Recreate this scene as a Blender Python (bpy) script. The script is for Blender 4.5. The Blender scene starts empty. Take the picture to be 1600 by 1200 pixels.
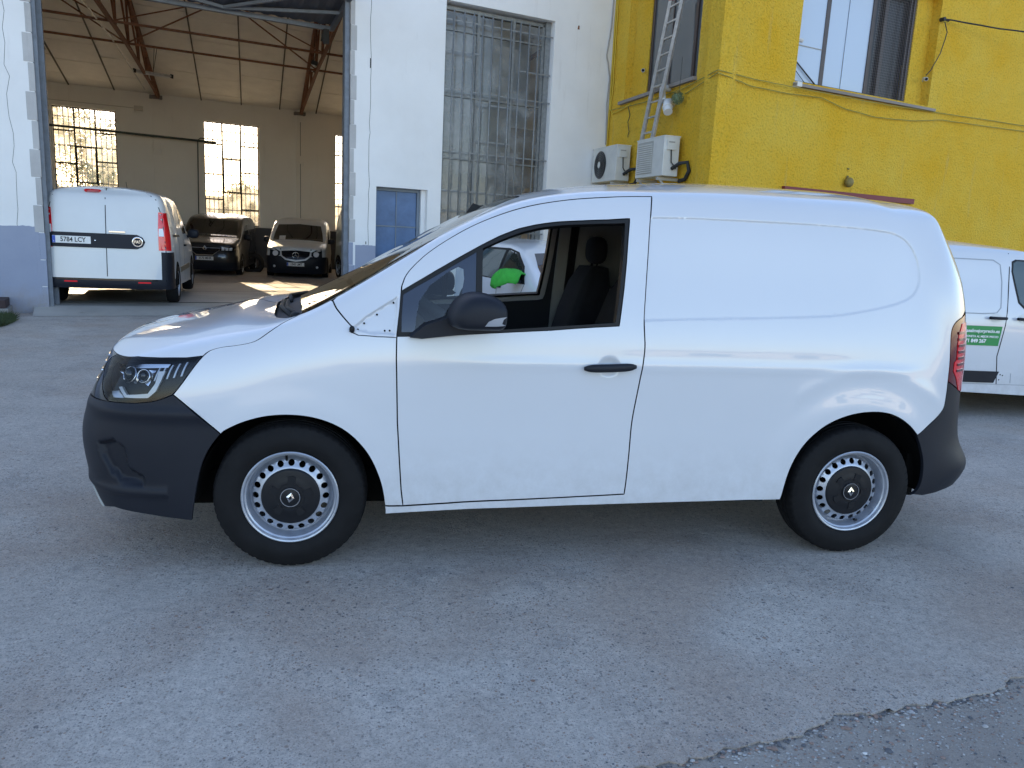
import bpy, bmesh, math, random
import numpy as np
from mathutils import Vector, Matrix
from mathutils.bvhtree import BVHTree
from mathutils.geometry import delaunay_2d_cdt
random.seed(7)
# ---------------------------------------------------------------- camera, sky, sun
sc = bpy.context.scene
COL = sc.collection
R_ = math.radians
def camera():
    yaw, pitch, roll = .1806, .1909, .0502
    cy, sy, cp, sp, cr, sr = math.cos(yaw), math.sin(yaw), math.cos(pitch), math.sin(pitch), math.cos(roll), math.sin(roll)
    f = Vector((sy*cp, cy*cp, -sp)); r = Vector((cy, -sy, 0)); u = r.cross(f)
    r, u = cr*r + sr*u, -sr*r + cr*u
    cd = bpy.data.cameras.new('camera'); co = bpy.data.objects.new('camera', cd); COL.objects.link(co)
    m = Matrix((( r.x, u.x, -f.x, .3556), (r.y, u.y, -f.y, -3.3051), (r.z, u.z, -f.z, 1.5049), (0, 0, 0, 1)))
    co.matrix_world = m
    cd.sensor_width = 36; cd.lens = 27.0; cd.clip_start = .05; cd.clip_end = 900
    sc.camera = co
camera()
SUN_EL, SUN_AZ = R_(21.0), R_(-17.5)      # low sun behind the hangar
W = bpy.data.worlds.new('World'); sc.world = W; W.use_nodes = True
nt = W.node_tree; bg = nt.nodes['Background']
sky = nt.nodes.new('ShaderNodeTexSky'); sky.sky_type = 'NISHITA'; sky.sun_disc = False
sky.sun_elevation = SUN_EL; sky.sun_rotation = SUN_AZ; sky.air_density = 1.0; sky.dust_density = .6; sky.ozone_density = 2.0
wbm = nt.nodes.new('ShaderNodeMix'); wbm.data_type = 'RGBA'; wbm.blend_type = 'MULTIPLY'; wbm.inputs['Factor'].default_value = 1; wbm.inputs['B'].default_value = (1.09, .985, .955, 1)   # daylight white balance of the camera
nt.links.new(sky.outputs[0], wbm.inputs['A']); nt.links.new(wbm.outputs['Result'], bg.inputs[0]); bg.inputs[1].default_value = .15
sl = bpy.data.lights.new('sun', 'SUN'); sl.energy = 5.0; sl.angle = R_(.6); sl.color = (1, .80, .55)
so = bpy.data.objects.new('sun', sl); COL.objects.link(so)
sd = Vector((math.sin(SUN_AZ)*math.cos(SUN_EL), math.cos(SUN_AZ)*math.cos(SUN_EL), math.sin(SUN_EL)))
so.rotation_euler = sd.to_track_quat('Z', 'Y').to_euler()
sc.view_settings.view_transform = 'Standard'; sc.view_settings.look = 'None'
sc.view_settings.exposure = 1.55; sc.view_settings.gamma = 1
sc.cycles.max_bounces = 14; sc.cycles.diffuse_bounces = 10; sc.cycles.transparent_max_bounces = 16
try: sc.cycles.use_denoising = True
except Exception: pass

# ---------------------------------------------------------------- materials
MATS = {}
def mat(name, color, rough=.5, metal=0., var=0., vscale=3., bump=0., bscale=40., coat=0., spec=.5, var2=None, detail=6., emit=None):
    if name in MATS: return MATS[name]
    m = bpy.data.materials.new(name); m.use_nodes = True; n = m.node_tree.nodes; l = m.node_tree.links
    b = n['Principled BSDF']; c = (*color, 1)
    b.inputs['Base Color'].default_value = c; b.inputs['Roughness'].default_value = rough
    b.inputs['Metallic'].default_value = metal; b.inputs['Specular IOR Level'].default_value = spec
    if coat: b.inputs['Coat Weight'].default_value = coat; b.inputs['Coat Roughness'].default_value = .03
    tc = n.new('ShaderNodeTexCoord')
    if var or var2:
        nz = n.new('ShaderNodeTexNoise'); nz.inputs['Scale'].default_value = vscale; nz.inputs['Detail'].default_value = detail
        nz.inputs['Roughness'].default_value = .65
        l.new(tc.outputs['Object'], nz.inputs['Vector'])
        rp = n.new('ShaderNodeValToRGB'); rp.color_ramp.elements[0].position = .3; rp.color_ramp.elements[1].position = .7
        a = var2 or tuple(x*(1-var) for x in color); bb = color if var2 else tuple(min(1, x*(1+var)) for x in color)
        rp.color_ramp.elements[0].color = (*a, 1); rp.color_ramp.elements[1].color = (*bb, 1)
        l.new(nz.outputs['Fac'], rp.inputs[0]); l.new(rp.outputs[0], b.inputs['Base Color'])
    if bump:
        bz = n.new('ShaderNodeTexNoise'); bz.inputs['Scale'].default_value = bscale; bz.inputs['Detail'].default_value = 5
        l.new(tc.outputs['Object'], bz.inputs['Vector'])
        bp = n.new('ShaderNodeBump'); bp.inputs['Strength'].default_value = min(1, bump*2); bp.inputs['Distance'].default_value = bump*.02
        l.new(bz.outputs['Fac'], bp.inputs['Height']); l.new(bp.outputs[0], b.inputs['Normal'])
    if emit: b.inputs['Emission Color'].default_value = (*emit[:3], 1); b.inputs['Emission Strength'].default_value = emit[3]
    MATS[name] = m; return m
def glassmat(name, tint, rough=.0, refl=1., dust=0., film='ShaderNodeBsdfTranslucent'):
    m = bpy.data.materials.new(name); m.use_nodes = True; n = m.node_tree.nodes; l = m.node_tree.links
    n.remove(n['Principled BSDF']); out = n['Material Output']
    tr = n.new('ShaderNodeBsdfTransparent'); tr.inputs[0].default_value = (*tint, 1)
    gl = n.new('ShaderNodeBsdfGlossy'); gl.inputs['Roughness'].default_value = rough; gl.inputs[0].default_value = (refl, refl, refl, 1)
    fr = n.new('ShaderNodeFresnel'); fr.inputs[0].default_value = 1.5
    mx = n.new('ShaderNodeMixShader'); l.new(fr.outputs[0], mx.inputs[0]); l.new(tr.outputs[0], mx.inputs[1]); l.new(gl.outputs[0], mx.inputs[2])
    last = mx
    if dust:
        df = n.new(film); df.inputs[0].default_value = (.8, .74, .6, 1) if 'Trans' in film else (.55, .56, .55, 1)
        m2 = n.new('ShaderNodeMixShader'); nz = n.new('ShaderNodeTexNoise'); nz.inputs['Scale'].default_value = 2.5
        mp = n.new('ShaderNodeMapRange'); mp.inputs['From Min'].default_value = .35; mp.inputs['From Max'].default_value = .7
        mp.inputs['To Min'].default_value = dust*.3; mp.inputs['To Max'].default_value = dust*1.5
        tc = n.new('ShaderNodeTexCoord'); l.new(tc.outputs['Object'], nz.inputs['Vector']); l.new(nz.outputs['Fac'], mp.inputs[0])
        l.new(mp.outputs[0], m2.inputs[0]); l.new(mx.outputs[0], m2.inputs[1]); l.new(df.outputs[0], m2.inputs[2]); last = m2
    l.new(last.outputs[0], out.inputs[0]); MATS[name] = m; return m

paint = mat('white_paint', (.67, .685, .715), .28, coat=1., var=.012, vscale=1.5, bump=.08, bscale=2.2)
def road_dust(m):
    n = m.node_tree.nodes; l = m.node_tree.links; b = n['Principled BSDF']; src = b.inputs['Base Color'].links[0].from_socket
    tc = n.new('ShaderNodeTexCoord'); sp = n.new('ShaderNodeSeparateXYZ'); l.new(tc.outputs['Object'], sp.inputs[0])
    r = n.new('ShaderNodeMapRange'); r.inputs['From Min'].default_value = .62; r.inputs['From Max'].default_value = .22; l.new(sp.outputs['Z'], r.inputs[0])
    nz = n.new('ShaderNodeTexNoise'); nz.inputs['Scale'].default_value = 9; nz.inputs['Detail'].default_value = 8; nz.inputs['Roughness'].default_value = .75; l.new(tc.outputs['Object'], nz.inputs[0])
    r2 = n.new('ShaderNodeMapRange'); r2.inputs['From Min'].default_value = .35; r2.inputs['From Max'].default_value = .75; r2.inputs['To Max'].default_value = .55; l.new(nz.outputs[0], r2.inputs[0])
    mm = n.new('ShaderNodeMath'); mm.operation = 'MULTIPLY'; l.new(r.outputs[0], mm.inputs[0]); l.new(r2.outputs[0], mm.inputs[1])
    mx = n.new('ShaderNodeMix'); mx.data_type = 'RGBA'; mx.inputs['B'].default_value = (.36, .34, .31, 1); l.new(mm.outputs[0], mx.inputs['Factor']); l.new(src, mx.inputs['A']); l.new(mx.outputs['Result'], b.inputs['Base Color'])
road_dust(paint)
paint_d = mat('white_paint_dusty', (.66, .67, .67), .4, coat=.5, var=.03, vscale=2)
blackpaint = mat('black_paint', (.008, .008, .009), .35, coat=1.)
greenpaint = mat('pale_green_paint', (.20, .24, .21), .35, coat=.6)
plastic = mat('dark_grey_plastic', (.012, .014, .021), .50, spec=.28, bump=.06, bscale=900, var=.12, vscale=4)
gloss = mat('gloss_black', (.010, .011, .014), .12, spec=.6)
rubber = mat('rubber', (.009, .009, .010), .72, spec=.22, var=.25, vscale=9, bump=.04, bscale=220)
seal = mat('rubber_seal', (.010, .010, .011), .5, spec=.3)
under = mat('underbody', (.005, .005, .005), .95, spec=.1)
steel = mat('wheel_steel', (.46, .49, .55), .36, metal=.55, var=.12, vscale=14, bump=.03, bscale=200)
chrome = mat('chrome', (.75, .75, .76), .15, metal=1.)
frit = mat('glass_frit', (.006, .012, .032), .03, spec=.8)
glass = glassmat('car_glass', (.80, .88, .85))
wsglass = glassmat('windscreen_glass', (.42, .50, .44))
lampblack = mat('lamp_housing_black', (.005, .007, .013), .35, spec=.2)
lens = glassmat('headlamp_lens', (.90, .93, .97), refl=.5)
darkglass = mat('dark_glass', (.010, .014, .016), .04, spec=.7)
greyglass = mat('grey_side_glass', (.05, .075, .075), .05, spec=.8)
fabric = mat('seat_fabric', (.020, .020, .024), .9, bump=.1, bscale=400, var=.2, vscale=20)
trim = mat('grey_trim', (.50, .51, .48), .7, var=.06)
trim2 = mat('dark_trim', (.025, .027, .033), .7)
redlens = mat('red_lens', (.80, .012, .02), .12, coat=.8)
reddark = mat('red_lens_dark', (.11, .005, .010), .15, coat=.8)
whitelens = mat('white_lens', (.75, .77, .80), .15, coat=.6)
amber = mat('amber_reflector', (.8, .25, .03), .2)
plate_w = mat('plate_white', (.78, .78, .76), .4)
plate_b = mat('plate_blue', (.02, .08, .45), .4)
ink = mat('plate_ink', (.015, .015, .015), .5)
greensign = mat('green_sticker', (.01, .26, .06), .4)
signwhite = mat('sticker_white', (.85, .88, .85), .5)
cloth = mat('green_cloth', (.05, .40, .045), .9, bump=.5, bscale=60, var=.1, vscale=20)

# ---------------------------------------------------------------- mesh helpers
def mesh(name, V, F, m=None, parent=None, smooth=False, mats=None, mi=None):
    me = bpy.data.meshes.new(name); me.from_pydata([tuple(map(float, v)) for v in V], [], [tuple(int(i) for i in f) for f in F]); me.update()
    if mats:
        for q in mats: me.materials.append(q)
        if mi is not None: me.polygons.foreach_set('material_index', np.asarray(mi, dtype=np.int32))
    elif m: me.materials.append(m)
    if smooth: me.polygons.foreach_set('use_smooth', [True]*len(me.polygons))
    o = bpy.data.objects.new(name, me); COL.objects.link(o)
    if parent: o.parent = parent
    return o
def tag(o, label=None, cat=None, group=None, kind=None):
    if label: o['label'] = label
    if cat: o['category'] = cat
    if group: o['group'] = group
    if kind: o['kind'] = kind
    return o
def empty(name, loc=(0, 0, 0), rz=0, label=None, cat=None, group=None):
    o = bpy.data.objects.new(name, None); COL.objects.link(o); o.location = loc; o.rotation_euler = (0, 0, rz); o.empty_display_size = .2
    return tag(o, label, cat, group)
class MB:
    def __init__(s): s.V = []; s.F = []
    def add(s, V, F):
        k = len(s.V); s.V += [tuple(v) for v in V]; s.F += [tuple(i+k for i in f) for f in F]; return s
    def box(s, a, b, bev=0.):
        x0, y0, z0 = [min(p, q) for p, q in zip(a, b)]; x1, y1, z1 = [max(p, q) for p, q in zip(a, b)]
        if bev <= 0 or min(x1-x0, y1-y0, z1-z0) < 2.2*bev:
            V = [(x0,y0,z0),(x1,y0,z0),(x1,y1,z0),(x0,y1,z0),(x0,y0,z1),(x1,y0,z1),(x1,y1,z1),(x0,y1,z1)]
            return s.add(V, [(0,3,2,1),(4,5,6,7),(0,1,5,4),(1,2,6,5),(2,3,7,6),(3,0,4,7)])
        bm = bmesh.new(); bmesh.ops.create_cube(bm, size=1)
        for v in bm.verts: v.co = Vector(((x0+x1)/2+v.co.x*(x1-x0), (y0+y1)/2+v.co.y*(y1-y0), (z0+z1)/2+v.co.z*(z1-z0)))
        bmesh.ops.bevel(bm, geom=bm.edges[:], offset=bev, segments=2, affect='EDGES', profile=.5)
        bm.verts.index_update(); s.add([v.co[:] for v in bm.verts], [[v.index for v in f.verts] for f in bm.faces]); bm.free(); return s
    def tube(s, pts, r, n=8, cap=True, r2=None):
        pts = [Vector(p) for p in pts]; k = len(s.V); m = len(pts); ref = None
        for i, p in enumerate(pts):
            t = (pts[min(i+1, m-1)]-pts[max(i-1, 0)]).normalized()
            if ref is None: ref = Vector((0, 0, 1)) if abs(t.z) < .9 else Vector((1, 0, 0))
            a = t.cross(ref).normalized(); b = a.cross(t); ref = b
            rr = r if r2 is None else r+(r2-r)*i/(m-1)
            for j in range(n):
                q = 2*math.pi*j/n; s.V.append(tuple(p+a*rr*math.cos(q)+b*rr*math.sin(q)))
        for i in range(m-1):
            for j in range(n):
                s.F.append((k+i*n+j, k+i*n+(j+1) % n, k+(i+1)*n+(j+1) % n, k+(i+1)*n+j))
        if cap: s.F.append(tuple(k+j for j in range(n))[::-1]); s.F.append(tuple(k+(m-1)*n+j for j in range(n)))
        return s
    def bar(s, a, b, w, h):   # rectangular bar from a to b
        a = Vector(a); b = Vector(b); t = (b-a).normalized(); up = Vector((0, 0, 1)) if abs(t.z) < .95 else Vector((0, 1, 0))
        x = t.cross(up).normalized()*w/2; y = x.cross(t).normalized()*h/2
        V = [a-x-y, a+x-y, a+x+y, a-x+y, b-x-y, b+x-y, b+x+y, b-x+y]
        return s.add([tuple(v) for v in V], [(0,1,2,3),(7,6,5,4),(0,4,5,1),(1,5,6,2),(2,6,7,3),(3,7,4,0)])
    def prism(s, poly, axis, d0, d1):   # polygon extruded along axis 0/1/2; poly = coords on the two other axes in order
        n = len(poly); k = len(s.V)
        for d in (d0, d1):
            for p in poly:
                q = list(p); q.insert(axis, d); s.V.append(tuple(q))
        s.F.append(tuple(k+i for i in range(n))); s.F.append(tuple(k+n+i for i in range(n))[::-1])
        for i in range(n): s.F.append((k+i, k+n+i, k+n+(i+1) % n, k+(i+1) % n))
        return s
    def lathe(s, prof, n=48, c=(0, 0, 0), axis=1, close=False):   # prof (r, y)
        k = len(s.V); m = len(prof)
        for j in range(n):
            q = 2*math.pi*j/n; ca, sa = math.cos(q), math.sin(q)
            for r, y in prof:
                p = {1: (r*ca, y, r*sa), 2: (r*ca, r*sa, y), 0: (y, r*ca, r*sa)}[axis]
                s.V.append((c[0]+p[0], c[1]+p[1], c[2]+p[2]))
        for j in range(n):
            for i in range(m-1):
                s.F.append((k+j*m+i, k+j*m+i+1, k+((j+1) % n)*m+i+1, k+((j+1) % n)*m+i))
        return s
    def sphere(s, c, rx, ry, rz, nu=12, nv=8, e=1.):
        k = len(s.V)
        sg = lambda v: math.copysign(abs(v)**e, v)
        for i in range(nv+1):
            t = math.pi*i/nv
            for j in range(nu):
                p = 2*math.pi*j/nu
                s.V.append((c[0]+rx*sg(math.sin(t))*sg(math.cos(p)), c[1]+ry*sg(math.sin(t))*sg(math.sin(p)), c[2]+rz*sg(math.cos(t))))
        for i in range(nv):
            for j in range(nu): s.F.append((k+i*nu+j, k+(i+1)*nu+j, k+(i+1)*nu+(j+1) % nu, k+i*nu+(j+1) % nu))
        return s
    def build(s, name, m, parent=None, smooth=False, auto=None):
        o = mesh(name, s.V, s.F, m, parent, smooth or auto is not None)
        bm = bmesh.new(); bm.from_mesh(o.data); bmesh.ops.recalc_face_normals(bm, faces=bm.faces[:]); bm.to_mesh(o.data); bm.free()
        if auto is not None: o.data.set_sharp_from_angle(angle=R_(auto))
        return o
def text(body, size, m, parent, mtx, name='lettering', align='CENTER', extrude=.0008, sx=1., space=1., bold=0.):
    cu = bpy.data.curves.new('t', 'FONT'); cu.body = body; cu.size = size; cu.align_x = align; cu.align_y = 'CENTER'; cu.extrude = extrude; cu.offset = bold
    cu.space_character = space; cu.resolution_u = 3
    t = bpy.data.objects.new('t', cu); COL.objects.link(t)
    bpy.context.view_layer.update()
    me = bpy.data.meshes.new_from_object(t.evaluated_get(bpy.context.evaluated_depsgraph_get()))
    bpy.data.objects.remove(t); bpy.data.curves.remove(cu)
    me.transform(Matrix.Diagonal((sx, 1, 1, 1))); me.transform(mtx); me.materials.clear(); me.materials.append(m)
    o = bpy.data.objects.new(name, me); COL.objects.link(o)
    if parent: o.parent = parent
    return o
def frame(origin, xaxis, yaxis):
    x = Vector(xaxis).normalized(); y = Vector(yaxis).normalized(); z = x.cross(y)
    return Matrix(((x.x, y.x, z.x, origin[0]), (x.y, y.y, z.y, origin[1]), (x.z, y.z, z.z, origin[2]), (0, 0, 0, 1)))
def copy_tree(o, parent=None, mirror=None):
    c = o.copy(); COL.objects.link(c)
    if parent: c.parent = parent
    for ch in [q for q in bpy.data.objects if q.parent == o]: copy_tree(ch, c)
    return c

# 2D helpers
def resample(P, step, closed=True):
    P = np.asarray(P, float); out = []
    n = len(P)
    for i in range(n if closed else n-1):
        a, b = P[i], P[(i+1) % n]; L = np.linalg.norm(b-a); k = max(1, int(math.ceil(L/step)))
        for t in range(k): out.append(a+(b-a)*t/k)
    if not closed: out.append(P[-1])
    return np.array(out)
def area2(P): x, y = P[:, 0], P[:, 1]; return .5*np.sum(x*np.roll(y, -1)-np.roll(x, -1)*y)
def inset(P, g):
    P = np.asarray(P, float)
    if area2(P) < 0: g = -g
    a = np.roll(P, 1, 0); b = np.roll(P, -1, 0); t = b-a; t /= np.linalg.norm(t, axis=1, keepdims=True)+1e-12
    return P+np.stack([-t[:, 1], t[:, 0]], 1)*g
def inside(Q, P):
    Q = np.asarray(Q); P = np.asarray(P); r = np.zeros(len(Q), bool); x, y = Q[:, 0], Q[:, 1]
    for i in range(len(P)):
        a, b = P[i], P[(i+1) % len(P)]
        if a[1] == b[1]: continue
        c = ((a[1] > y) != (b[1] > y)) & (x < (b[0]-a[0])*(y-a[1])/(b[1]-a[1])+a[0]); r ^= c
    return r
def dist(Q, P, closed=True):
    Q = np.asarray(Q); P = np.asarray(P); d = np.full(len(Q), 1e9)
    for i in range(len(P) if closed else len(P)-1):
        a, b = P[i], P[(i+1) % len(P)]; ab = b-a; t = np.clip(((Q-a)@ab)/(ab@ab+1e-15), 0, 1)
        d = np.minimum(d, np.linalg.norm(Q-a-t[:, None]*ab, axis=1))
    return d
def triangulate(outer, holes, step, extra=None):
    loops = [outer]+list(holes); pts = []; edges = []
    for L in loops:
        k = len(pts); pts += [tuple(p) for p in L]; edges += [(k+i, k+(i+1) % len(L)) for i in range(len(L))]
    lo, hi = outer.min(0), outer.max(0)
    gx, gy = np.arange(lo[0], hi[0], step), np.arange(lo[1], hi[1], step*.87)
    G = np.array([(x+(step/2 if j % 2 else 0), y) for j, y in enumerate(gy) for x in gx])
    if extra is not None and len(extra): G = np.concatenate([G, extra])
    if len(G):
        ok = inside(G, outer)
        for h in holes: ok &= ~inside(G, h)
        G = G[ok]
        if len(G):
            ok = np.ones(len(G), bool)
            for L in loops: ok &= dist(G, L) > step*.35
            G = G[ok]
        pts += [tuple(p) for p in G]
    v, e, f, _, _, _ = delaunay_2d_cdt([Vector(p) for p in pts], edges, [], 1, 1e-6)
    v = np.array([p[:] for p in v]); f = [t for t in f if len(t) == 3]; T = np.array(f)
    c = v[T].mean(1); ok = inside(c, outer)
    for h in holes: ok &= ~inside(c, h)
    T = T[ok]
    a = v[T[:, 1]]-v[T[:, 0]]; b = v[T[:, 2]]-v[T[:, 0]]; cr = a[:, 0]*b[:, 1]-a[:, 1]*b[:, 0]
    T = T[abs(cr) > 1e-10]; cr = cr[abs(cr) > 1e-10]; T[cr < 0] = T[cr < 0][:, ::-1]
    return v, T
def sstep(x, a, b): t = np.clip((x-a)/(b-a), 0, 1); return t*t*(3-2*t)
YC=.93
def col(lst): return [tuple(map(float,p)) for p in lst]
def HEROGRID():
    yc=YC
    c=[]
    c.append([(-.86,yc,.18),(-.92,yc,.33),(-.95,yc,.55),(-.935,yc,.72),(-.91,yc,.82),(-.885,yc,.88),(-.865,yc,.91),(-.85,yc,.935),(-.83,yc,.955),(-.80,yc,.965)])
    c.append([(-.85,.5,.18),(-.91,.5,.33),(-.94,.5,.55),(-.925,.5,.72),(-.90,.5,.82),(-.875,.52,.88),(-.85,.54,.92),(-.815,.62,.95),(-.775,.76,.975),(-.72,yc,.99)])
    c.append([(-.78,.22,.18),(-.84,.24,.33),(-.88,.25,.55),(-.865,.25,.72),(-.84,.25,.82),(-.81,.27,.88),(-.775,.31,.93),(-.71,.43,.975),(-.65,.65,1.005),(-.60,yc,1.02)])
    c.append([(-.66,.09,.19),(-.72,.08,.33),(-.755,.085,.55),(-.745,.09,.72),(-.725,.10,.82),(-.70,.12,.885),(-.66,.165,.94),(-.58,.32,1.0),(-.51,.6,1.035),(-.48,yc,1.05)])
    c.append([(-.50,.03,.20),(-.54,.02,.33),(-.56,.015,.55),(-.56,.025,.72),(-.55,.04,.84),(-.53,.065,.92),(-.50,.12,.975),(-.44,.28,1.03),(-.39,.58,1.065),(-.365,yc,1.08)])
    c.append([(-.27,.01,.21),(-.28,.0,.33),(-.28,.0,.55),(-.28,.005,.75),(-.28,.025,.90),(-.27,.055,.98),(-.26,.11,1.03),(-.26,.28,1.075),(-.255,.58,1.10),(-.255,yc,1.11)])
    c.append([(0,.0,.22),(0,0,.33),(0,0,.55),(0,.003,.78),(0,.018,.95),(0,.05,1.055),(.0,.10,1.105),(-.055,.28,1.125),(-.115,.58,1.135),(-.155,yc,1.13)])
    c.append([(.25,.0,.22),(.25,0,.33),(.25,0,.55),(.25,.003,.8),(.25,.018,1.0),(.25,.055,1.14),(.25,.11,1.24),(.19,.28,1.257),(.13,.58,1.262),(.09,yc,1.26)])
    c.append([(.5,.0,.23),(.5,0,.33),(.5,0,.55),(.5,.003,.8),(.5,.018,1.02),(.5,.065,1.22),(.5,.135,1.395),(.44,.30,1.412),(.375,.6,1.415),(.335,yc,1.40)])
    c.append([(.75,.0,.24),(.75,0,.34),(.75,0,.55),(.75,.003,.8),(.75,.018,1.04),(.75,.075,1.29),(.75,.155,1.53),(.70,.31,1.560),(.63,.6,1.563),(.59,yc,1.548)])
    c.append([(1.0,.0,.245),(1.0,0,.34),(1.0,0,.55),(1.0,.003,.8),(1.0,.018,1.055),(1.0,.08,1.335),(1.0,.165,1.625),(.97,.31,1.685),(.92,.6,1.708),(.88,yc,1.70)])
    c.append([(1.3,.0,.25),(1.3,0,.34),(1.3,0,.55),(1.3,.003,.8),(1.3,.018,1.07),(1.3,.08,1.36),(1.3,.16,1.67),(1.3,.29,1.748),(1.28,.6,1.79),(1.26,yc,1.795)])
    c.append([(1.65,.0,.26),(1.65,0,.35),(1.65,0,.55),(1.65,.003,.8),(1.65,.018,1.08),(1.65,.08,1.37),(1.65,.155,1.68),(1.65,.29,1.77),(1.65,.6,1.82),(1.65,yc,1.835)])
    c.append([(2.0,.0,.27),(2.0,0,.35),(2.0,0,.55),(2.0,.003,.8),(2.0,.018,1.08),(2.0,.08,1.37),(2.0,.15,1.68),(2.0,.29,1.78),(2.0,.6,1.835),(2.0,yc,1.85)])
    c.append([(2.4,.0,.28),(2.4,0,.35),(2.4,0,.55),(2.4,.003,.8),(2.4,.018,1.08),(2.4,.08,1.37),(2.4,.155,1.675),(2.4,.29,1.775),(2.4,.6,1.83),(2.4,yc,1.845)])
    c.append([(2.8,.005,.28),(2.8,.002,.36),(2.8,.002,.55),(2.8,.008,.8),(2.8,.03,1.08),(2.8,.09,1.37),(2.78,.165,1.66),(2.76,.29,1.758),(2.75,.6,1.81),(2.75,yc,1.828)])
    c.append([(3.06,.02,.27),(3.08,.015,.36),(3.07,.015,.55),(3.03,.02,.8),(3.02,.05,1.08),(2.99,.11,1.37),(2.94,.185,1.64),(2.92,.30,1.733),(2.91,.6,1.785),(2.91,yc,1.803)])
    def sh(z): return np.interp(z,[.25,.3,.36,.43,.51,.57,.65,.75,.85,1.0,1.2,1.37],[.0,.05,.10,.125,.10,.04,.018,.005,.02,.02,-.018,-.06])
    for (x0,y0,zt) in [(3.19,.055,0),(3.315,.125,0),(3.40,.225,0),(3.455,.42,0),(3.50,yc,0)]:
        L=[]
        for z in (.27,.42,.57,.8,1.08,1.37):
            dy={.27:0,.42:0,.57:0,.8:0,1.08:.01,1.37:.03}[z]*(0 if y0>.9 else 1)
            L.append((x0+sh(z),y0+dy,z))
        c.append(L)
    tops=[[(3.09,.19,1.60),(3.05,.29,1.705),(3.02,.6,1.765),(3.01,yc,1.785)],
          [(3.165,.235,1.585),(3.115,.33,1.69),(3.08,.6,1.75),(3.07,yc,1.77)],
          [(3.235,.33,1.575),(3.185,.40,1.675),(3.135,.62,1.735),(3.12,yc,1.755)],
          [(3.285,.50,1.57),(3.24,.55,1.66),(3.19,.70,1.72),(3.17,yc,1.74)],
          [(3.33,yc,1.565),(3.29,yc,1.65),(3.24,yc,1.70),(3.21,yc,1.725)]]
    for k in range(5): c[-5+k]=c[-5+k]+tops[k]
    G=np.array(c)
    # windscreen: less crown, lower centre
    for k,(dx,dz) in {6:(.03,-.03),7:(.05,-.03),8:(.05,-.04),9:(.05,-.045),10:(.04,-.04),11:(.02,-.035),12:(0,-.03),13:(0,-.02),14:(0,-.012)}.items():
        for j,w in ((7,.5),(8,.85),(9,1.)):
            G[k,j,0]+=dx*w; G[k,j,2]+=dz*w
    for k,dz in {15:.005,16:.012,17:.025,18:.03,19:.03,20:.03,21:.03}.items():
        for j,w in ((6,.7),(7,1),(8,1.),(9,1.)): G[k,j,2]+=dz*w
    for k in (17,18,19,20,21):
        for j in (5,6,7,8,9): G[k,j,0]+={5:.01,6:.03,7:.05,8:.05,9:.05}[j]
    for k,w in {0:1,1:1,2:1,3:.8,4:.3}.items():
        for j,dx in ((0,-.03),(1,-.035),(2,-.03),(3,.0),(4,.025),(5,.02),(6,.01)): G[k,j,0]+=dx*w
    return G
def catmull(G,n):
    m=G.shape[0]; E=np.concatenate([2*G[:1]-G[1:2],G,2*G[-1:]-G[-2:-1]])
    out=[]
    for i in range(m-1):
        p0,p1,p2,p3=E[i],E[i+1],E[i+2],E[i+3]
        for k in range(n):
            t=k/n
            out.append(.5*(2*p1+(p2-p0)*t+(2*p0-5*p1+4*p2-p3)*t*t+(3*p1-p0-3*p2+p3)*t**3))
    out.append(G[-1]); return np.array(out)
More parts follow.
